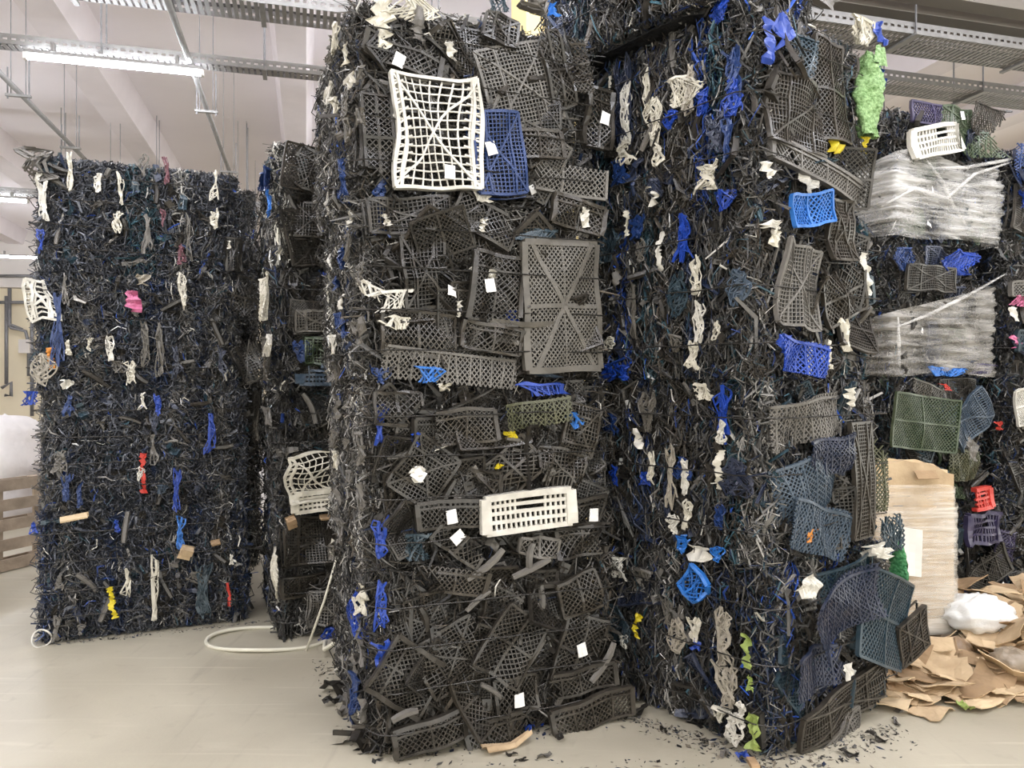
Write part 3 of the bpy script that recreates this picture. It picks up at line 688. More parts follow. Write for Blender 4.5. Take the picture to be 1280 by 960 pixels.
for q in ((650,480,700,494,'blue'),(700,515,718,534,'sky'),(500,662,532,696,'teal')): b.strip('front',*q,'net',.085)
for q in ((620,538,640,546,'yellow'),(608,578,618,584,'yellow'),(508,580,528,600,'white'),(540,480,556,488,'cream'),(664,575,690,600,'gray')): b.strip('front',*q,'rag',.085)
b.strip('front',510,538,522,556,'blue','rag',.08)
b = A[0]
b.hero('front',488,890,572,922,'wall','charcoal',8,.07,51); b.hero('front',576,885,674,915,'wall','charcoal',12,.08,52); b.hero('front',680,862,774,898,'wall','brown',11,.09,53)
b.hero('front',612,838,662,880,'diamond','charcoal',5,.07,54,[(638,864)]); b.hero('front',690,765,740,850,'diamond','charcoal',-20,.06,55,[(716,804)])
b.hero('front',520,780,600,850,'grid','charcoal',25,.05,56); b.hero('front',600,758,660,840,'diamond','charcoal',-35,.06,57); b.hero('front',520,705,600,735,'wall','brown',-12,.06,58)
b.hero('front',690,715,740,760,'diamond','brown',15,.07,59); b.hero('front',470,800,540,880,'wall','charcoal',55,.06,60); b.hero('front',670,830,756,858,'wall','charcoal',6,.075,61)
for (x, y, rot) in ((598,700,35),(655,690,80),(607,856,-38),(590,745,35),(500,885,12),(742,820,55),(655,705,20)):
    u, v = b.uv('front', x, y); obj('rim_piece', RIMS[(x+y) % 8], P['gray'], b.e, b.frame('front', u, v, .09, math.radians(rot)))
for k, ys in ((0,(720,790)),(0,(795,840)),(1,(500,560)),(1,(640,700)),(2,(255,300)),(2,(460,480)),(3,(225,250))):
    A[k].strip('front',466,ys[0],480,ys[1],'blue' if k < 2 else 'cobalt','net',.05)
b.strip('left',450,735,468,790,'blue','net',.06); A[0].strip('left',455,840,466,890,'cobalt','net',.06)
rr = random.Random(5)
for k, b in enumerate(A):                                # pale torn bits down the side
    y0 = (830,590,360,130)[k]
    for i in range(13):
        x = rr.uniform(425,468); y = y0+rr.uniform(-100,100); w = rr.uniform(4,8); h = rr.uniform(10,34)
        b.strip('left',x,y,x+w,y+h,rr.choice(['white','cream','gray','gray','taupe','cobalt']),rr.choice(['rag','net']),.06)

# --- stack B: its corner is turned towards us
B = stack(['lowest bale in the corner-on stack, dark teal net and long beige net strip on it',
           'bale second from floor in corner-on stack, tangled steel blue net on its face',
           'bale third from floor in corner-on stack, sky blue and blue crates on it',
           'fourth bale of corner-on stack with a green net bag hanging off its edge',
           'bale crowning the corner-on stack, high above the green net bag'],
          (958,951,943,935,878), 3.41, 37, [.98,.92,.91,.86,.8], 1.12, (.83,.84,.817,.875,.8), 200)
for i, b in enumerate(B):
    b.shred({'front': (2800,.9,PAL_B,dict(out=.065,lenr=(.05,.16),widr=(.003,.011))), 'left': (6200 if i < 4 else 4000,.45,PAL_B,dict(out=.05,lenr=(.04,.14),widr=(.003,.012))),
             'right': (800,.6,PAL_B,{}), 'top': (100,1.2,PAL_AF,{}), **({'bottom': (1300,1.5,PAL_AF,dict(out=.0))} if i == 4 else {})})
    b.fill('front', 6, 5, ['black','charcoal','brown','charcoal','navy','teal'], KA+['net']); b.scatter('front', 12, 50, DK+['navy','gray'])
    b.fill('left', 5, 3, ['black','charcoal','brown','navy','black'], ['net','net','wall','diamond'], dmax=.02); b.scatter('left', 6, 22, DK+['navy','gray'])
    b.wires((.2,.5,.8), .09)
b = B[3]
b.hero('front',948,108,1012,190,'grid','brown',-4,.06,1); b.hero('front',950,205,1060,232,'wall','gray',-10,.06,2); b.hero('front',1000,60,1040,180,'diamond','brown',4,.05,3)
for q in ((936,205,948,226,'white',30),(975,218,1003,236,'white',-35),(1050,34,1066,62,'cream',0),(1020,178,1035,195,'yellow',0),(1005,0,1030,18,'gray',0)): b.strip('front',*q[:5],'rag' if q[0]!=1050 else 'net',.08,q[5])
b.strip('front',936,30,952,88,'blue','rag',.08); b.strip('left',918,60,938,130,'cobalt','net',.06); b.strip('front',945,25,975,60,'blue','rag',.08,35); b.strip('left',900,5,925,30,'blue','net',.06); b.strip('left',780,60,800,210,'navy','net',.06)
for q in ((788,105,800,190,'white'),(816,85,824,150,'cream'),(820,125,838,185,'cream'),(828,180,836,215,'cream'),(845,100,884,135,'cream'),(868,85,880,150,'beige'),(770,100,776,150,'cream'),(783,180,800,210,'cream'),(883,205,908,242,'cream'),(818,235,834,258,'white'),
          (882,115,896,148,'blue'),(843,140,856,165,'blue'),(915,150,925,210,'cobalt'),(896,140,916,200,'navy'),(778,200,795,235,'cobalt'),(918,100,936,150,'blue'),(820,225,840,250,'navy')):
    b.strip('left',*q,'rag' if q[0] in (818,770) else 'net',.065)
b = B[2]
b.hero('front',960,248,1012,286,'diamond','sky',12,.09,4,amp=.02,label='crumpled sky blue crate'); b.hero('front',1012,256,1042,328,'grid','brown',4,.08,5,amp=.012)
b.hero('front',956,310,1002,410,'grid','gray',-6,.06,6); b.hero('front',1010,340,1060,400,'diamond','brown',20,.055,7)
b.hero('front',944,428,1000,468,'net','blue',-6,.10,8,amp=.02,label='torn bright blue crate piece'); b.strip('front',945,420,972,442,'blue','rag',.1)
for q in ((925,280,955,290,'white',6),(938,288,952,312,'cream',0),(985,430,996,470,'white',10),(1010,425,1018,462,'cream',0),(1060,320,1068,370,'white',0),(1028,400,1045,440,'cream',0)): b.strip('front',*q[:5],'rag',.09,q[5])
b.strip('left',926,335,948,385,'steel','net',.08)
for q in ((790,265,796,300,'cream'),(876,320,888,375,'cream'),(880,375,890,430,'white'),(872,425,884,465,'cream'),(834,290,842,340,'white'),(808,300,816,330,'gray'),(776,320,784,380,'taupe'),(800,350,806,440,'taupe'),(770,420,778,440,'cream'),(904,400,912,430,'cream'),(848,420,862,440,'taupe')):
    b.strip('left',*q,'rag' if q[0] in (790,834,776) else 'net',.065)
for q in ((857,268,872,332,'blue'),(848,340,866,400,'teal'),(764,455,776,478,'blue'),(784,452,796,478,'blue'),(800,270,815,300,'cobalt'),(905,240,925,265,'blue'),(755,290,780,330,'teal')): b.strip('left',*q,'net',.06)
b = B[1]
b.hero('front',958,560,1040,640,'net','steel',20,.08,9,amp=.03,label='tangled steel blue netting'); b.hero('front',965,630,1040,690,'net','steel',-15,.075,10,amp=.03); b.hero('front',1040,528,1064,668,'grid','brown',1,.09,11,amp=.01)
b.hero('front',950,498,1036,552,'net','gray',8,.06,12); b.hero('front',1064,535,1090,640,'net','olive',0,.05,13); b.hero('front',985,545,1040,590,'net','navy',5,.085,14)
for q in ((986,658,998,672,'orange'),(1035,485,1045,510,'cream'),(1048,675,1090,690,'white')): b.strip('front',*q,'rag',.1)
b.hero('front',1080,640,1105,690,'net','teal',10,.07,16)
for q in ((816,490,828,545,'taupe'),(806,535,818,560,'white'),(822,560,830,605,'cream'),(845,550,856,640,'beige'),(848,640,860,665,'white'),(865,570,872,620,'white'),(868,620,874,660,'cream'),(905,562,914,610,'cream'),(882,480,900,500,'cream'),(910,520,918,555,'white'),(862,680,900,698,'white'),(762,540,768,600,'taupe')):
    b.strip('left',*q,'rag' if q[0] in (905,806,862) else 'net',.07)
for q in ((908,480,922,555,'blue'),(768,515,780,545,'cobalt'),(775,580,782,610,'blue'),(855,570,870,600,'cobalt'),(915,570,945,620,'navy'),(905,628,915,660,'cobalt'),(858,665,870,692,'sky'),(902,680,912,700,'sky'),(812,590,822,606,'blue'),(840,600,850,650,'navy')): b.strip('left',*q,'net',.06)
b = B[0]
b.hero('front',1050,715,1104,820,'diamond','teal',-22,.11,15,amp=.012,label='sheet of dark teal diamond lattice'); b.hero('front',985,720,1060,790,'net','navy',15,.085,17,amp=.035); b.hero('front',1000,700,1080,735,'net','teal',8,.09,18,amp=.03)
b.hero('front',1092,762,1126,812,'grid','charcoal',14,.12,19,amp=.008); b.hero('front',978,850,1082,895,'grid','brown',8,.08,20); b.hero('front',1000,898,1052,930,'grid','gray',20,.09,21); b.hero('front',1055,890,1110,915,'wall','gray',16,.1,22)
b.hero('front',960,800,1040,850,'net','navy',0,.07,23)
for q in ((975,712,996,742,'white',30),(1024,820,1040,838,'white',15),(1060,680,1090,692,'white',-10)): b.strip('front',*q[:5],'rag',.12,q[5])
b.hero('left',872,708,898,745,'diamond','sky',-40,.08,24,label='sky blue torn lattice')
for q in ((908,755,928,830,'beige'),(912,825,934,880,'beige'),(922,880,938,925,'white'),(852,768,866,815,'beige'),(876,765,886,800,'cream'),(783,870,794,890,'taupe'),(932,870,944,905,'white'),(905,880,918,896,'cream'),(776,695,796,720,'white'),(788,788,796,806,'white'),(840,745,852,780,'taupe'),(808,710,830,722,'taupe')):
    b.strip('left',*q,'net',.075)
for q in ((944,790,956,830,'lime'),(948,840,956,858,'lime'),(946,885,966,930,'lime')): b.strip('left',*q,'rag',.085)
for q in ((805,765,814,795,'yellow'),(752,760,762,790,'blue'),(878,795,888,808,'blue')): b.strip('left',*q,'rag',.075)
b.strip('left',765,755,795,800,'teal','net',.06)
# green net bag, blue and cream scraps hanging over the far edge of the fourth bale
b = B[3]; u, v = b.uv('front', 1063, 125)
bagm = MB()
def bagfn(a, t):
    an = a*2*math.pi; r0 = .03+.055*math.sin(min(1,t*1.25)*math.pi*.9)**.7+.012*math.sin(an*3+t*7); x = .02*math.sin(t*6)+r0*math.cos(an)*1.05; z = r0*math.sin(an)*.7
    return (x+.008*math.sin(t*31+an*2), (.5-t)*.42, z+.008*math.sin(t*23+an*5))
bagm.grid(bagfn, 20, 22); bagm.grid(lambda a,t: (-.02+.05*(a-.5)*(1-t)+.07*a, .14+.09*t, .05+.02*math.sin(a*9)), 4, 5)
M_gbag = mat('green_net_bag', (.17,.40,.08), .6, .5, 60, bump=.8, bscale=90, color2=(.40,.60,.28))
o = obj('net_bag', bagm.mesh('net_bag', True), M_gbag, b.e, b.frame('front', u+.01, v, .09)); o['label'] = 'crumpled green net bag'
b.strip('front',1046,34,1068,66,'cream','net',.1); b.strip('front',1064,38,1078,64,'blue','rag',.12); b.strip('right',1078,80,1100,108,'blue','rag',.05)
ur, vr = b.uv('front', 1083, 95); obj('torn_film', rag_mesh(77,.09,.09), P['blue'], b.e, b.frame('front', ur, vr, .02, .6)); obj('torn_lattice_strip', rag_mesh(78,.07,.26), P['teal'], b.e, b.frame('front', ur-.02, vr-.33, .0, .1)); obj('torn_film', rag_mesh(79,.04,.14), P['blue'], b.e, b.frame('front', ur-.02, vr-.27, .05, -.1))
b.strip('front',1058,176,1066,196,'yellow','rag',.08)
b = B[1]; u, v = b.uv('front', 1108, 690)                # emerald bag draped on the lowest bale
em = MB(); em.grid(lambda a,t: (.02+.16*t-.05*t*t*2+.0*a, .07-.20*t*t+.05*math.cos(a*6.28)*(.4+t), .05*math.sin(a*6.28)*(.5+.6*t)+.006*math.sin(t*40+a*9)), 14, 14)
o = obj('net_bag', em.mesh('net_bag', True), mat('emerald_net_bag', (.02,.30,.08), .6, .4, 50, bump=.8, bscale=80, color2=(.16,.50,.22)), b.e, b.frame('front', u-.06, v-.01, .05)); o['label'] = 'emerald green net sleeve'

# --- stack C: shredded side towards us
C = stack(['lowest bale of the stack by the pallets, cardboard scrap and yellow strip in its side',
           'bale second from floor of the stack by the pallets, red and bright blue strips',
           'bale third from floor of the stack by the pallets, pink rag caught in it',
           'topmost bale of the stack by the pallets, under the lit tube lamp'],
          (52,54,47,50), 4.87, 24, [1.22,1.2,1.18,1.16], 1.1, (.838,.765,.76,.735), 300)
for i, b in enumerate(C):
    b.shred({'front': (8400,.8,PAL_C,dict(out=.05,lenr=(.025,.09),widr=(.003,.011))), 'left': (1500,.7,PAL_C,{}), 'right': (1600,.7,PAL_D,dict(out=.05)), 'top': (700 if i == 3 else 100,1.2,PAL_C,{})})
    b.scatter('front', 6, 34, ['black','charcoal','charcoal','navy','teal','gray'], d=.03); b.wires((.2,.4,.62,.84), .065); b.scatter('right', 4, 20, DK)
    b.fill('right', 3, 2, DK, ['net','diamond'])
cc = {3: [(85,190,92,245,'cream'),(120,215,127,245,'white'),(148,215,155,265,'cream'),(143,265,153,295,'cream'),(176,195,184,225,'gray'),(205,200,212,235,'maroon'),(201,260,206,290,'maroon'),(265,215,271,255,'cream'),(264,262,272,290,'cream'),(180,265,188,320,'gray'),(50,225,62,280,'white'),(232,265,238,330,'taupe'),(50,288,56,320,'blue'),(222,305,230,335,'maroon')],
      2: [(68,355,80,460,'cobalt'),(80,340,86,385,'gray'),(226,342,232,392,'cream'),(134,420,142,455,'white'),(176,400,186,460,'taupe'),(196,400,204,475,'taupe'),(158,450,170,482,'cream'),(110,420,116,440,'cream'),(84,425,90,445,'cream'),(64,435,76,462,'orange'),(215,430,225,475,'navy'),(272,430,280,470,'navy'),(45,440,66,485,'beige'),(140,452,158,466,'taupe')],
      1: [(175,488,182,512,'white'),(194,490,200,520,'blue'),(258,515,267,570,'blue'),(84,490,92,520,'cobalt'),(176,565,184,615,'red'),(172,580,180,600,'white'),(216,580,226,640,'blue'),(190,510,198,545,'navy'),(80,590,90,625,'cobalt'),(98,600,104,635,'cobalt'),(188,540,196,580,'gray'),(70,560,84,590,'gray'),(198,605,208,615,'steel')],
      0: [(140,730,148,770,'yellow'),(155,700,162,745,'cream'),(190,690,196,785,'cream'),(283,725,288,755,'red'),(286,688,292,705,'white'),(220,640,230,690,'sky'),(72,715,80,735,'gray'),(245,700,262,770,'teal'),(236,712,262,728,'gray'),(68,760,76,800,'gray'),(40,650,48,665,'blue'),(100,775,106,790,'gray'),(146,648,150,665,'blue')]}
for k, lst in cc.items():
    for q in lst: C[k].strip('front', *q, 'rag' if q[4] in ('yellow','red','orange') else 'net', .07)
b = C[2]; b.strip('front',160,366,180,392,'pink','rag',.1); b.strip('front',168,345,188,358,'beige','rag',.09); b.strip('front',77,475,94,486,'white','rag',.09); b.hero('front',38,352,66,402,'coarse','white',10,.03,3,amp=.03); b.hero('front',292,415,325,475,'grid','black',25,.06,4); b.hero('front',290,350,325,400,'diamond','black',-15,.05,5)
b = C[3]; b.hero('front',34,186,62,230,'coarse','gray',20,.02,5,amp=.03); b.strip('front',43,218,52,230,'white','rag',.06); b.hero('front',282,300,300,340,'grid','black',0,.06,6); b.strip('front',282,304,287,314,'white','rag',.11)
b = C[1]; b.strip('front',30,490,48,506,'blue','net',.06)
b = C[0]
def scrap(bale, f, x, y, w, h, m, rot, d=.09):
    u, v = bale.uv(f, x, y); mb = MB(); mb.box((-w/2,-h/2,0),(w/2,h/2,.005)); mb.box((-w/2,h*.1,.004),(w*.45,h*.5,.05), Matrix.Rotation(.25,4,'X'))
    obj('cardboard_scrap', mb.mesh('cardboard_scrap'), m, bale.e, bale.frame(f, u, v, d, rot, .2, .1))
scrap(b,'front',232,687,.08,.10,M_card,-.35); scrap(b,'front',268,674,.06,.03,M_card2,.1); scrap(b,'front',95,643,.16,.03,M_card3,.12)
u, v = b.uv('front', 54, 795)
obj('wire_coil', MB().tube([(.055*math.cos(t), .055*math.sin(t), .02*math.sin(2*t)) for t in np.linspace(0,6.28,20)], .006, 6).mesh('wire_coil', True), P['white'], b.e, b.frame('front', u, v, .05))

# --- stack D, mostly behind A
Dk = stack(['lowest bale in the half-hidden stack, beside the white strap hoop',
            'half-hidden bale with a crushed cream mesh crate on its face',
            'half-hidden bale showing light blue and dark green crates',
            'topmost half-hidden bale between the shredded stack and crate stack'],
           (352,350,347,346), 4.95, 22, 1.08, 1.05, (.80,.80,.80,.81), 400)
for i, b in enumerate(Dk):
    b.shred({'front': (1700,1.0,PAL_D,dict(out=.01)), 'left': (2600,.6,PAL_D,dict(out=.05)), 'right': (500,.6,PAL_D,{}), 'top': (600 if i == 3 else 100,1.2,PAL_D,{})})
    b.fill('front', 5, 4, DK, KA); b.scatter('front', 8, 16, DK+['gray']); b.wires(WZ)
Dk[1].hero('front',357,565,428,622,'coarse','cream',4,.09,5,amp=.024,label='crushed cream mesh crate'); Dk[1].hero('front',366,612,428,634,'slot','cream',3,.10,6,amp=.012)
Dk[2].hero('front',372,458,418,480,'slot','steel',0,.08,7); Dk[2].hero('front',380,424,420,455,'grid','dgreen',0,.07,8); Dk[2].strip('front',368,425,385,456,'cobalt','net',.08)
Dk[2].hero('front',368,390,416,415,'grid','taupe',3,.07,9); Dk[2].strip('front',404,340,414,360,'blue','net',.07)
Dk[3].hero('front',362,195,408,240,'wall','charcoal',-25,.07,10); Dk[3].hero('front',366,258,408,300,'grid','charcoal',0,.07,11); Dk[3].strip('left',346,245,352,270,'sky','net',.06); Dk[3].strip('left',342,215,348,235,'cobalt','net',.06); Dk[3].strip('front',352,208,362,220,'white','rag',.08)
Dk[0].strip('front',392,780,428,806,'blue','net',.09); Dk[0].hero('front',385,735,425,775,'grid','gray',0,.06,12)
scrap(Dk[1],'front',362,650,.06,.09,M_card2,.3); scrap(Dk[1],'front',408,642,.12,.03,M_card2,0)
for k, q in ((2,(346,345,354,400,'cream')),(2,(344,420,352,475,'taupe')),(1,(330,490,336,550,'taupe')),(2,(350,420,358,445,'white')),(0,(352,690,358,740,'cream')),(1,(346,510,352,530,'gray'))): Dk[k].strip('left',*q,'net',.07)

# --- stack F, deep in the shade between C and D
Fs = stack(['lowest bale in the dark gap behind the shredded stack', 'second bale up in the dark gap behind the shredded stack',
            'third bale up in the dark gap behind the shredded stack', 'topmost bale in the dark gap behind the shredded stack'],
           (166,170,164,160), 6.6, 22, 1.02, 1.0, (.85,.85,.85,.85), 500)
for i, b in enumerate(Fs):
    b.shred({'front': (1500,.8,PAL_D,dict(out=.05)), 'right': (1300,.8,PAL_D,dict(out=.05)), 'left': (250,.8,PAL_D,{}), 'top': (300 if i == 3 else 60,1.2,PAL_D,{})}); b.wires((.2,.5,.8))
    b.fill('right', 2, 2, DK, ['diamond','net'])

# --- stacks E and E2, behind the wrapped cartons
E = stack(['lowest bale behind the film wrapped cardboard, with a red crate and navy crate',
           'bale with a dark green lattice crate, just above the wrapped cardboard',
           'bale partly wrapped in torn grey stretch film, below the fully wrapped one',
           'top bale wrapped in shiny clear film with a small white crate stuck in it'],
          (1112,1114,1110,1116), 5.5, 25, [1.0,1.0,1.0,1.0], 1.1, (.75,.95,.98,.95), 600)
for i, b in enumerate(E):
    b.shred({'front': (2400,.9,PAL_E,dict(out=.02)), 'left': (1800,.7,PAL_E,dict(out=.04)), 'right': (500,.7,PAL_E,{}), 'top': (900 if i == 3 else 80,1.2,PAL_E,{})})
    b.fill('front', 5, 4, ['black','charcoal','navy','teal','dgreen','black'], KA+['net']); b.scatter('front', 6, 18, DK+['navy']); b.wires((.25,.5,.75))
    b.fill('left', 3, 3, ['black','charcoal','navy'], ['net','diamond'])
b = E[3]
b.hero('front',1125,165,1178,198,'slot','white',14,.12,1,amp=.02,label='small white crate end'); b.hero('front',1128,135,1172,160,'diamond','purple',0,.07,2); b.hero('front',1166,140,1200,170,'grid','dgreen',0,.07,3,[(1185,150)])
b.hero('front',1172,165,1235,200,'net','dgreen',0,.07,4); b.hero('front',1195,140,1240,175,'net','charcoal',0,.08,5)
b = E[2]
b.strip('front',1165,316,1205,345,'blue','net',.09); b.strip('front',1108,312,1130,340,'cobalt','net',.09); b.hero('front',1120,335,1180,365,'grid','charcoal',0,.08,6)
b.strip('left',1070,358,1076,380,'orange','rag',.07)
b.strip('front',1155,460,1190,470,'sky','net',.08); b.strip('front',1205,456,1230,468,'purple','net',.08)
b = E[1]
b.hero('front',1092,495,1170,560,'diamond','dgreen',-6,.11,7,amp=.02,label='dark green lattice crate base'); b.hero('front',1172,500,1222,545,'grid','steel',35,.08,8); b.hero('front',1175,560,1210,600,'net','olive',0,.08,9)
b.hero('front',1120,484,1180,500,'net','brown',-15,.1,10); b.strip('front',1163,480,1176,488,'red','rag',.1); b.strip('front',1230,527,1240,536,'red','rag',.1); b.strip('front',1192,545,1210,575,'gray','rag',.1)
b.hero('front',1194,608,1215,632,'slot','red',4,.12,11,label='small red crate corner')
b = E[0]; b.hero('front',1192,640,1228,675,'slot','purple',0,.1,12); b.hero('front',1190,690,1240,730,'wall','charcoal',25,.09,13,[(1232,729)]); b.hero('front',1225,660,1250,700,'net','purple',0,.09,14); b.strip('front',1188,735,1200,760,'blue','net',.08)
E2 = stack(['lowest bale of the outermost stack, standing by the cardboard heap', 'outermost-stack bale with a white lattice crate sticking out',
            'outermost-stack bale with pink plastic strips', 'topmost bale of the outermost stack with bright blue crates'],
           (1254,1254,1253,1256), 5.9, 22, .95, 1.0, (.80,.90,.90,.85), 700)
for i, b in enumerate(E2):
    b.shred({'front': (1600,.9,PAL_E,dict(out=.03)), 'left': (1200,.7,PAL_E,dict(out=.04)), 'top': (600 if i == 3 else 60,1.2,PAL_E,{})})
    b.fill('front', 4, 3, ['black','charcoal','navy','brown'], KA); b.scatter('front', 4, 12, DK); b.wires((.25,.5,.75))
E2[3].hero('front',1256,186,1284,240,'net','cobalt',0,.08,1); E2[3].strip('front',1262,240,1276,265,'blue','net',.08)
E2[2].strip('front',1250,372,1284,384,'pink','net',.09); E2[2].strip('front',1250,385,1262,402,'white','rag',.09); E2[2].strip('front',1254,420,1264,436,'pink','rag',.09); E2[2].hero('front',1258,415,1290,440,'wall','teal',0,.08,2); E2[2].hero('front',1252,355,1285,372,'wall','gray',0,.08,3)
E2[1].hero('front',1242,482,1300,525,'diamond','white',10,.12,4,amp=.025,label='white lattice crate'); E2[1].hero('front',1258,516,1300,536,'slot','white',5,.14,5)
scrap(E2[1],'front',1272,608,.10,.09,M_card2,.1)
# stretch film clinging to two of the bales
def film_wrap(b, ztop, zbot, m, off=.085, seed=0, s0=.35):
    """sheet going round the left side, front and a little of the right side; ztop/zbot are functions of 0..1 along it"""
    a, d = b.W/2+off, b.D/2+off; path = [(-a, d*(1-2*s0)), (-a, -d), (a, -d), (a, -d*.4)]; Ls = [math.dist(path[i], path[i+1]) for i in range(3)]; tot = sum(Ls); rs = np.random.RandomState(seed)
    ph = rs.uniform(0,6.28,8)
    def pt(s):
        s *= tot
        for i in range(3):
            if s <= Ls[i] or i == 2:
                t = min(1, s/Ls[i]); p = path[i]; q = path[i+1]; n = [(-1,0),(0,-1),(1,0)][i]
                return p[0]+(q[0]-p[0])*t, p[1]+(q[1]-p[1])*t, n
            s -= Ls[i]
    mb = MB()
    def fn(s, t):
        x, y, nn = pt(s); z0, z1 = zbot(s)*b.H, ztop(s)*b.H; z = z0+(z1-z0)*t
        k = .010*math.sin(z*60+s*9+ph[0])+.008*math.sin(z*95-s*14+ph[1])+.010*math.sin(s*23+z*11+ph[2])+.006*math.sin(z*170+s*31)
        return (x+nn[0]*k, y+nn[1]*k, z)
    mb.grid(fn, 60, 44); return obj('stretch_film', mb.mesh('stretch_film', True), m, b.e)
film_wrap(E[3], lambda s: .56+.10*math.sin(s*3.2)+.03*math.sin(s*17), lambda s: .03+.02*math.sin(s*11), M_film, .075, 1)
film_wrap(E[3], lambda s: .50+.05*math.sin(s*9), lambda s: .10+.03*math.sin(s*7), M_film, .095, 2)
film_wrap(E[2], lambda s: (.40+.50*max(0,s-.22)) if s < .93 else .6, lambda s: .02+.02*math.sin(s*13), M_film2, .08, 3)
for k, pl in ((3,[(1085,262),(1125,240),(1165,252),(1200,222),(1250,206)]),(3,[(1140,205),(1160,232),(1172,260),(1190,285)]),(3,[(1150,215),(1190,214),(1235,206),(1270,198)]),(2,[(1104,410),(1140,396),(1190,372),(1238,345)]),(2,[(1105,398),(1106,430),(1107,460)])):
    q = [E[k].uv('front', *p) for p in pl]; pts = [E[k].frame('front', u, v, .115).translation for u, v in q]
    obj('film_crease', MB().tube(pts, .012, 6, [.006]+[.014]*(len(pts)-2)+[.006]).mesh('film_crease', True), M_film, E[k].e)

# ------------------------------------------------------------------ wrapped cardboard stack
p = px(1086, 815, 4.72); q = px(1196, 815, 4.72); wd = q.x-p.x
t = thing('wrapped_cardboard', 'tall bundle of flattened cardboard boxes wrapped in clear film', 'cardboard bundle', ((p.x+q.x)/2, 4.95, 0), math.radians(6))
rr = random.Random(9)
def sheet_top(x, k): return 1.17+.10*math.sin(k*1.7)-.09*(x/wd)-.03*k*.2
for k in range(9):
    y = -.20+k*.05; top = 1.19-.012*k+rr.uniform(-.05,.03); mb = MB(); nseg = 10; V = []
    prof = [top-.20*max(0,(i/nseg-.55))*rr.uniform(.6,1)-.015*rr.random() if k < 3 else top-.05-.02*rr.random() for i in range(nseg+1)]
    for i in range(nseg+1):
        x = -wd/2+.012+(wd-.024)*i/nseg; bow = .012*math.sin(i*.5+k)
        V += [(x,y+bow,.11),(x,y+bow+.035,.11),(x,y+bow+.035,prof[i]),(x,y+bow,prof[i])]
    Q = []
    for i in range(nseg):
        o = i*4; Q += [(o,o+4,o+7,o+3),(o+1,o+2,o+6,o+5),(o+3,o+7,o+6,o+2),(o,o+1,o+5,o+4)]
    Q += [(0,3,2,1),(4*nseg,4*nseg+1,4*nseg+2,4*nseg+3)]
    obj('cardboard_sheet', mb.add(V,Q).mesh('cardboard_sheet'), [M_card,M_card3,M_card,M_card2][k%4] if k else M_card, t)
for k in range(3): obj('pallet_runner', MB().box((-wd/2+.02+k*(wd-.12)/2,-.22,0),(-wd/2+.10+k*(wd-.12)/2,.24,.11)).mesh('pallet_runner'), M_wood2, t)
obj('folded_flap', MB().box((-.07,-.03,0),(.07,.03,.006), Matrix.Translation((.06,-.235,1.09)) @ Matrix.Rotation(.9,4,'X')).mesh('folded_flap'), M_card2, t)
def wrap(off, z0, z1, sd):
    mb = MB(); a, d = wd/2+off, .235+off
    def fn(s, tt):
        an = s*2*math.pi; c, sn = math.cos(an), math.sin(an); x = a*math.copysign(abs(c)**.22, c); y = .01+d*math.copysign(abs(sn)**.22, sn); z = z0+(z1-z0)*tt
        f = 1-.03*math.exp(-((z-.22)/.07)**2)
        k = .006*math.sin(z*70+s*20+sd)+.005*math.sin(z*41-s*31)+.004*math.sin(z*130+s*13)
        return (x*f*(1+k), y*f*(1+k), z+.012*math.sin(s*19+sd)*(tt*2-1))
    mb.grid(fn, 72, 70); return obj('stretch_film', mb.mesh('stretch_film', True), M_filmw, t)
wrap(.012, .13, 1.02, 0); wrap(.022, .10, .90, 2)
obj('paper_sheet', MB().grid(lambda a,b: (-.19+.20*a+.03*b*0, -.268-.006*math.sin(a*5+b*3), .50+.29*b-.03*a), 5, 6).mesh('paper_sheet'), M_filmw if False else mat('translucent_white_paper', (.80,.77,.72), .6, .05), t)
obj('pen_mark', MB().box((-.17,-.262,.905),(-.11,-.258,.910)).mesh('pen_mark'), M_rod, t)

# ------------------------------------------------------------------ cardboard heap
def card_mesh(seed):
    r = random.Random(seed); w, h = r.uniform(.16,.34), r.uniform(.09,.24); f = r.uniform(-.7,.7); fx = r.uniform(-.25,.25); c = r.uniform(-.6,.6); nx, ny = 8, 4
    jag = [[r.uniform(-.02,.02) for _ in range(2)] for _ in range(ny+1)]; mb = MB(); G = []
    for z in (0, .005):
        V = []
        for j in range(ny+1):
            for i in range(nx+1):
                x = (i/nx-.5)*w + (jag[j][0] if i == 0 else jag[j][1] if i == nx else 0); y = (j/ny-.5)*h
                zz = z + c*x*x*1.2 + (f*(x-fx*w) if x > fx*w else 0)*.7 + .006*math.sin(x*30+y*25+seed)
                V.append((x, y, zz))
        G.append(V)
    n1 = nx+1; N1 = n1*(ny+1); Q = []
    for j in range(ny):
        for i in range(nx):
            o = j*n1+i; Q += [(o+n1,o+n1+1,o+1,o), (N1+o,N1+o+1,N1+o+1+n1,N1+o+n1)]
    for i in range(nx): Q += [(i,i+1,N1+i+1,N1+i), (ny*n1+i+1,ny*n1+i,N1+ny*n1+i,N1+ny*n1+i+1)]
    for j in range(ny): Q += [((j+1)*n1,j*n1,N1+j*n1,N1+(j+1)*n1), (j*n1+nx,(j+1)*n1+nx,N1+(j+1)*n1+nx,N1+j*n1+nx)]
    return mb.add(G[0]+G[1], Q).mesh('cardboard_piece')
CARDS = [card_mesh(i) for i in range(26)]
rr = random.Random(31)
def heap_h(X, Y):
    e = (Y-3.95)/1.2; return max(.0, min(.30, .02+.20*e+.10*max(0,(X-2.6))))
k = 0
spots = []
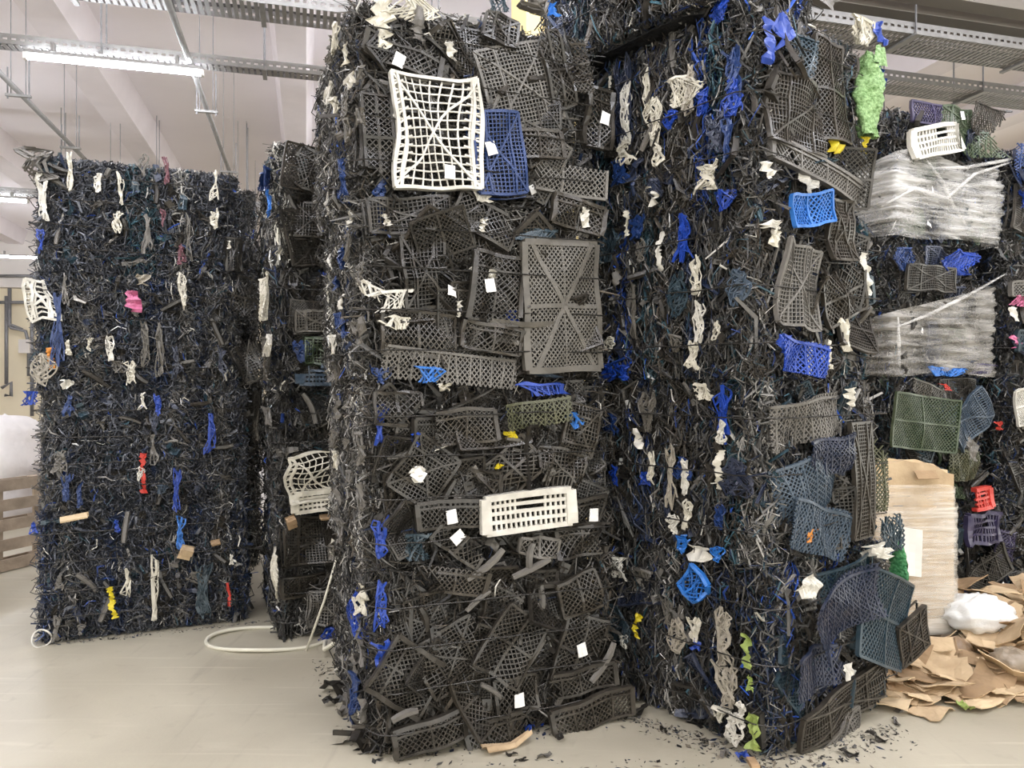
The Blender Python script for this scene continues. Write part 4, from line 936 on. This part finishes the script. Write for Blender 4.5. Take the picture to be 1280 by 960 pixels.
for i in range(120):
    Y = 3.95+1.35*rr.random()**.8; lo = 1.95+.10*(Y-3.9) if Y < 4.6 else 2.35+.5*(Y-4.6); hi = Y*.70
    X = rr.uniform(lo, hi)
    if Y > 4.62 and X < 2.85: continue
    spots.append((X, Y))
for (x, y) in ((1145,880),(1175,870),(1215,880),(1150,850),(1205,862),(1240,868),(1130,868),(1262,862),(1165,890),(1225,845)):
    g = ground(x, y); spots.append((g.x, g.y))
spots.sort(key=lambda s: -s[1])
for (X, Y) in spots:
    z = heap_h(X, Y)*rr.uniform(.35,1.0)+.02; m = rr.choice([M_card,M_card,M_card2,M_card3])
    o = obj('cardboard_piece', CARDS[k % len(CARDS)], m, loc=(X, Y, z), rot=(rr.gauss(.12,.22) if z > .06 else rr.gauss(0,.05), rr.gauss(0,.20) if z > .06 else rr.gauss(0,.05), rr.uniform(0,6.28)))
    o['label'] = {M_card: 'tan flattened cardboard piece in the scrap heap on the floor', M_card2: 'darker brown flattened cardboard piece in the floor scrap heap', M_card3: 'pale buff flattened cardboard piece in the floor scrap heap'}[m]; o['category'] = 'cardboard'; o['group'] = 'cardboard pieces in the heap'; k += 1
def blob(name, loc, size, m, label, cat, seed, n=20, knot=False):
    rs = np.random.RandomState(seed); W = [(rs.normal(0,1,3)*(2.2+.35*q), rs.uniform(0,6.28), rs.uniform(.04,.10)) for q in range(11)]; mb = MB()
    def fn(a, b):
        th = a*2*math.pi; ph = (b-.5)*math.pi; d = np.array([math.cos(ph)*math.cos(th), math.cos(ph)*math.sin(th), math.sin(ph)])
        r = 1+sum(w*abs(math.sin(k @ d*1.6+p)) for k, p, w in W)-.25; p = d*r*np.array(size); p[2] = max(p[2], -size[2]*.8)+size[2]*.8; return tuple(p)
    mb.grid(fn, n*2, n); o = obj(name, mb.mesh(name, True), m, loc=loc); o['label'] = label; o['category'] = cat; return o
g = px(1222, 790, 4.75); blob('plastic_bag', (g.x, 4.75, .14), (.17,.13,.10), M_bag, 'crumpled white plastic bag on top of the cardboard heap', 'bag', 3)
g = px(1187, 815, 4.55); blob('crumpled_film', (g.x, 4.50, .03), (.08,.07,.065), mat('brown_film', L(140,116,90), .3, .2, 8, bump=.5, bscale=20), 'small crumpled ball of brown film at foot of wrapped bundle', 'film', 5, 14)
g = px(1272, 835, 4.2); blob('crumpled_film', (g.x, 4.25, .06), (.09,.08,.06), mat('grey_brown_film', L(150,136,118), .3, .2, 8, bump=.5, bscale=20), 'greyish crumpled film lying in the cardboard heap', 'film', 6, 14)
g = ground(1206, 890); o = obj('lime_scrap', rag_mesh(5,.08,.06), P['lime'], loc=(g.x, g.y, .035), rot=(.2,.2,.3)); o['label'] = 'lime green plastic scrap on floor before the cardboard heap'; o['category'] = 'scrap'

# ------------------------------------------------------------------ loose things on the floor
pts = []
c = ground(335, 800); far = ground(335, 788); near = ground(330, 814); lf = ground(250, 801); rt = ground(402, 799)
for i in range(40):                                       # band loop on the floor, its end rising to the bale
    tt = i/39*2*math.pi*.93+.25; pts.append((c.x+(rt.x-lf.x)/2*math.cos(tt), c.y+.24*math.sin(tt), .012+.006*math.sin(tt*3)))
e = px(428, 782, 4.55); pts += [(e.x-.12, 4.60, .06), (e.x, 4.62, .13)]
mb = MB()
for dz in (0,): mb.tube(pts, .013, 6)
o = obj('strapping_hoop', mb.mesh('strapping_hoop', True), M_hoop); o['label'] = 'cream strapping band lying in a loop on the concrete floor'; o['category'] = 'strap'
a = px(385, 790, 4.78); b2 = px(423, 688, 4.78)
o = obj('leaning_stick', MB().tube([(a.x,4.74,.005),((a.x+b2.x)/2+.01,4.77,b2.z*.5),(b2.x,4.80,b2.z)], .008, 6).mesh('leaning_stick', True), M_hoop); o['label'] = 'thin cream strip leaning upright against the half-hidden lowest bale'; o['category'] = 'strap'
g = ground(636, 936)
mb = MB(); 
for z in (0,.005): mb.grid(lambda a,b: ((a-.5)*.24, (b-.5)*.09*(1-.5*a)+.02*a, z+.05*abs(a-.6)*2*(1 if a > .6 else .35)+.012*math.sin(b*6)), 8, 4)
o = obj('torn_cardboard', mb.mesh('torn_cardboard'), M_card, loc=(g.x, g.y, .004), rot=(0,0,.45)); o['label'] = 'torn cardboard scrap on floor before the tallest crate face'; o['category'] = 'cardboard'
g = ground(948, 958)
o = obj('wood_scrap', MB().box((-.018,-.03,0),(.018,.05,.018)).mesh('wood_scrap'), M_wood, loc=(g.x-.02, g.y+.0, 0)); o['label'] = 'small tan wood block on floor at the bale corner'; o['category'] = 'wood'
rr = random.Random(77)
for (x, y, sc) in ((425,868,1.6),(440,858,1.4),(433,880,1.3),(640,945,.4),(650,952,.4),(680,947,.5),(430,892,.8),(700,925,.7),(880,930,.6),(905,945,.6),(830,915,.6),(1120,905,.6),(1095,925,.7),(1060,945,.6),(795,895,1),(415,880,.9),(452,930,1.8),(462,938,1.6)):
    g = ground(x, y); o = obj('plastic_shard', rr.choice(SHARDS), P[rr.choice(['black','charcoal','gray'])], loc=(g.x, g.y, .02*sc), rot=(rr.gauss(0,.3),rr.gauss(0,.2),rr.uniform(0,6.28))); o.scale = (sc,)*3
    o['label'] = 'dark broken crate shard lying on the concrete floor'; o['category'] = 'shard'; o['group'] = 'crate shards on the floor'
for (x, y) in ((674,910),(662,915),(930,948)):
    g = ground(x, y); o = obj('blue_scrap', rag_mesh(x,.05,.05), P['blue'], loc=(g.x, g.y, .02), rot=(.1,.2,x)); o['label'] = 'bright blue plastic scrap lying on the concrete floor'; o['category'] = 'scrap'; o['group'] = 'blue scraps on the floor'
# crumbs swept along the feet of the stacks
rs = np.random.RandomState(12); V = []; Q = []; n0 = 0; Cc = []
def crumbs(p, q, n, spread):
    global n0
    for i in range(n):
        t = rs.rand(); x = p[0]+(q[0]-p[0])*t; y = p[1]+(q[1]-p[1])*t - abs(rs.normal(0,spread)); x += rs.normal(0,.03); s = rs.uniform(.003,.013)*(2 if rs.rand() < .12 else 1); a = rs.uniform(0,6.28)
        c, sn = math.cos(a)*s, math.sin(a)*s; k = rs.uniform(.25,.6); z = rs.uniform(.002,.008)
        V.extend([(x-c,y-sn,.001),(x-sn*k,y+c*k,.001),(x+c,y+sn,z),(x+sn*k,y-c*k,z*.6)]); Q.append((n0,n0+1,n0+2,n0+3)); n0 += 4
        Cc.extend([[BLK,CHA,GRY,(.2,.17,.13),NAV][rs.randint(5)]]*4)
gp = lambda x, y: tuple(ground(x, y))[:2]
crumbs(gp(480,945), gp(770,890), 240, .07); crumbs(gp(775,885), gp(955,948), 420, .10); crumbs(gp(960,948), gp(1115,905), 380, .10); crumbs(gp(60,806), gp(340,775), 200, .03); crumbs(gp(400,820), gp(470,930), 200, .08); crumbs(gp(560,950), gp(900,950), 70, .08)
o = obj('plastic_crumbs', quads_mesh('plastic_crumbs', V, Q, np.array(Cc)), M_shred); o['kind'] = 'stuff'; o['label'] = 'plastic crumbs and dust scattered along the feet of bales'; o['category'] = 'crumbs'

# ------------------------------------------------------------------ far left: sacks, pallets, wall fittings
def sack(x, y, w, d, h, seed, label):
    g = ground(x, y); rs = np.random.RandomState(seed); ph = rs.uniform(0,6.28,6); mb = MB()
    def fn(a, b):
        an = a*2*math.pi; c, s = math.cos(an), math.sin(an); r = .5
        if b < .12: k = .82+1.2*b
        elif b > .72: k = 1-((b-.72)/.28)**2*.85
        else: k = .97+.05*math.sin(b*9+ph[0])
        q = .45; xx = w/2*math.copysign(abs(c)**q, c)*k; yy = d/2*math.copysign(abs(s)**q, s)*k; kk = 1+.03*math.sin(an*5+b*7+ph[1])+.03*math.sin(b*17+an*3+ph[2])
        return (xx*kk, yy*kk, h*min(1, b*1.15)+.04*math.sin(an*2+ph[3])*b)
    mb.grid(fn, 36, 22); t = thing('bulk_sack', label, 'sack', (g.x, g.y, 0), rs.uniform(-.2,.2), 'white bulk sacks')
    obj('sack_body', mb.mesh('sack_body', True), M_sack, t)
    for sx in (-1, 1):
        obj('lifting_loop', MB().tube([(sx*w*.28, -.1+.2*i/6, h*.92+.14*math.sin(i/6*math.pi)) for i in range(7)], .015, 6).mesh('lifting_loop', True), M_sack, t)
    return t
sack(-25, 655, 1.15, 1.0, 1.25, 1, 'big white bulk sack with a red dotted seam beside the standing pallet')
sack(30, 622, .95, .9, .95, 2, 'white bulk sack just behind the standing pallet')
sack(-5, 600, 1.1, 1.0, 1.0, 3, 'white bulk sack farther off, below the cream wall')
sack(322, 640, .95, .9, 1.35, 4, 'white bulk sack glimpsed through the gap between bale stacks')
sack(345, 615, 1.0, .9, 1.2, 5, 'farther white bulk sack glimpsed through the dark gap')
sack(52, 610, .9, .8, 1.05, 6, 'white bulk sack standing by the loaded wooden pallets')
g = ground(-25, 655)
for i in range(9):
    o = px(2+i*3.4, 660-i*7.5, 8.35)
def pallet(loc, rot, label, m, group='wooden pallets'):
    t = thing('wooden_pallet', label, 'pallet', loc, 0, group); t.rotation_euler = rot
    for k in range(5): obj('deck_board', MB().box((-.6,-.4+k*.175,.10),(.6,-.4+k*.175+.10,.122)).mesh('deck_board'), m, t)
    for k in range(3):
        obj('stringer', MB().box((-.6+.5*k*1.0,-.4,.078),(-.6+.5*k+.1*2,.4,.10)).mesh('stringer'), m, t)
        for j in range(3): obj('block', MB().box((-.6+.5*k,-.4+.35*j,.022),(-.6+.5*k+.14,-.4+.35*j+.10,.078)).mesh('block'), m, t)
    for k in range(3): obj('bottom_board', MB().box((-.6,-.4+k*.35,0),(.6,-.4+k*.35+.10,.022)).mesh('bottom_board'), m, t)
    return t
g = ground(36, 705)
pallet((g.x, g.y+.1, .41), (math.radians(90), 0, math.radians(72)), 'worn wooden pallet standing on its long edge beside the shredded stack', M_wood2)
g = ground(62, 655)
for k in range(5): pallet((g.x+.52, g.y+.35, .005+k*.145), (0,0,math.radians(20+4*k)), 'pale wooden pallet lying in a stack before the white sacks', M_wood)
def wallpt(x, y, u=25.6):
    d = Vector(((x-CX)/F, 1, -(y-CY)/F)); k = u/d.dot(UU); return Vector((0,0,EYE))+d*k
t = thing('wall_conduit', 'grey conduits and looped cable fixed on the cream wall', 'conduit', wallpt(10, 440))
o0 = t.location.copy()
for pl in ([(0,378),(45,378)],[(0,345),(50,345)],[(8,370),(8,480)],[(8,400),(14,410),(32,414),(36,430),(36,470)],[(40,350),(40,520)],[(12,360),(12,405),(28,412)],[(2,485),(14,478),(14,495),(6,494)]):
    obj('conduit', MB().tube([tuple(wallpt(*p)-o0) for p in pl], .05, 6).mesh('conduit', True), M_rod, t)
obj('junction_box', MB().box((-.15,-.1,-.2),(.15,.1,.2), Matrix.Translation(wallpt(32,433)-o0)).mesh('junction_box'), M_wallw, t)
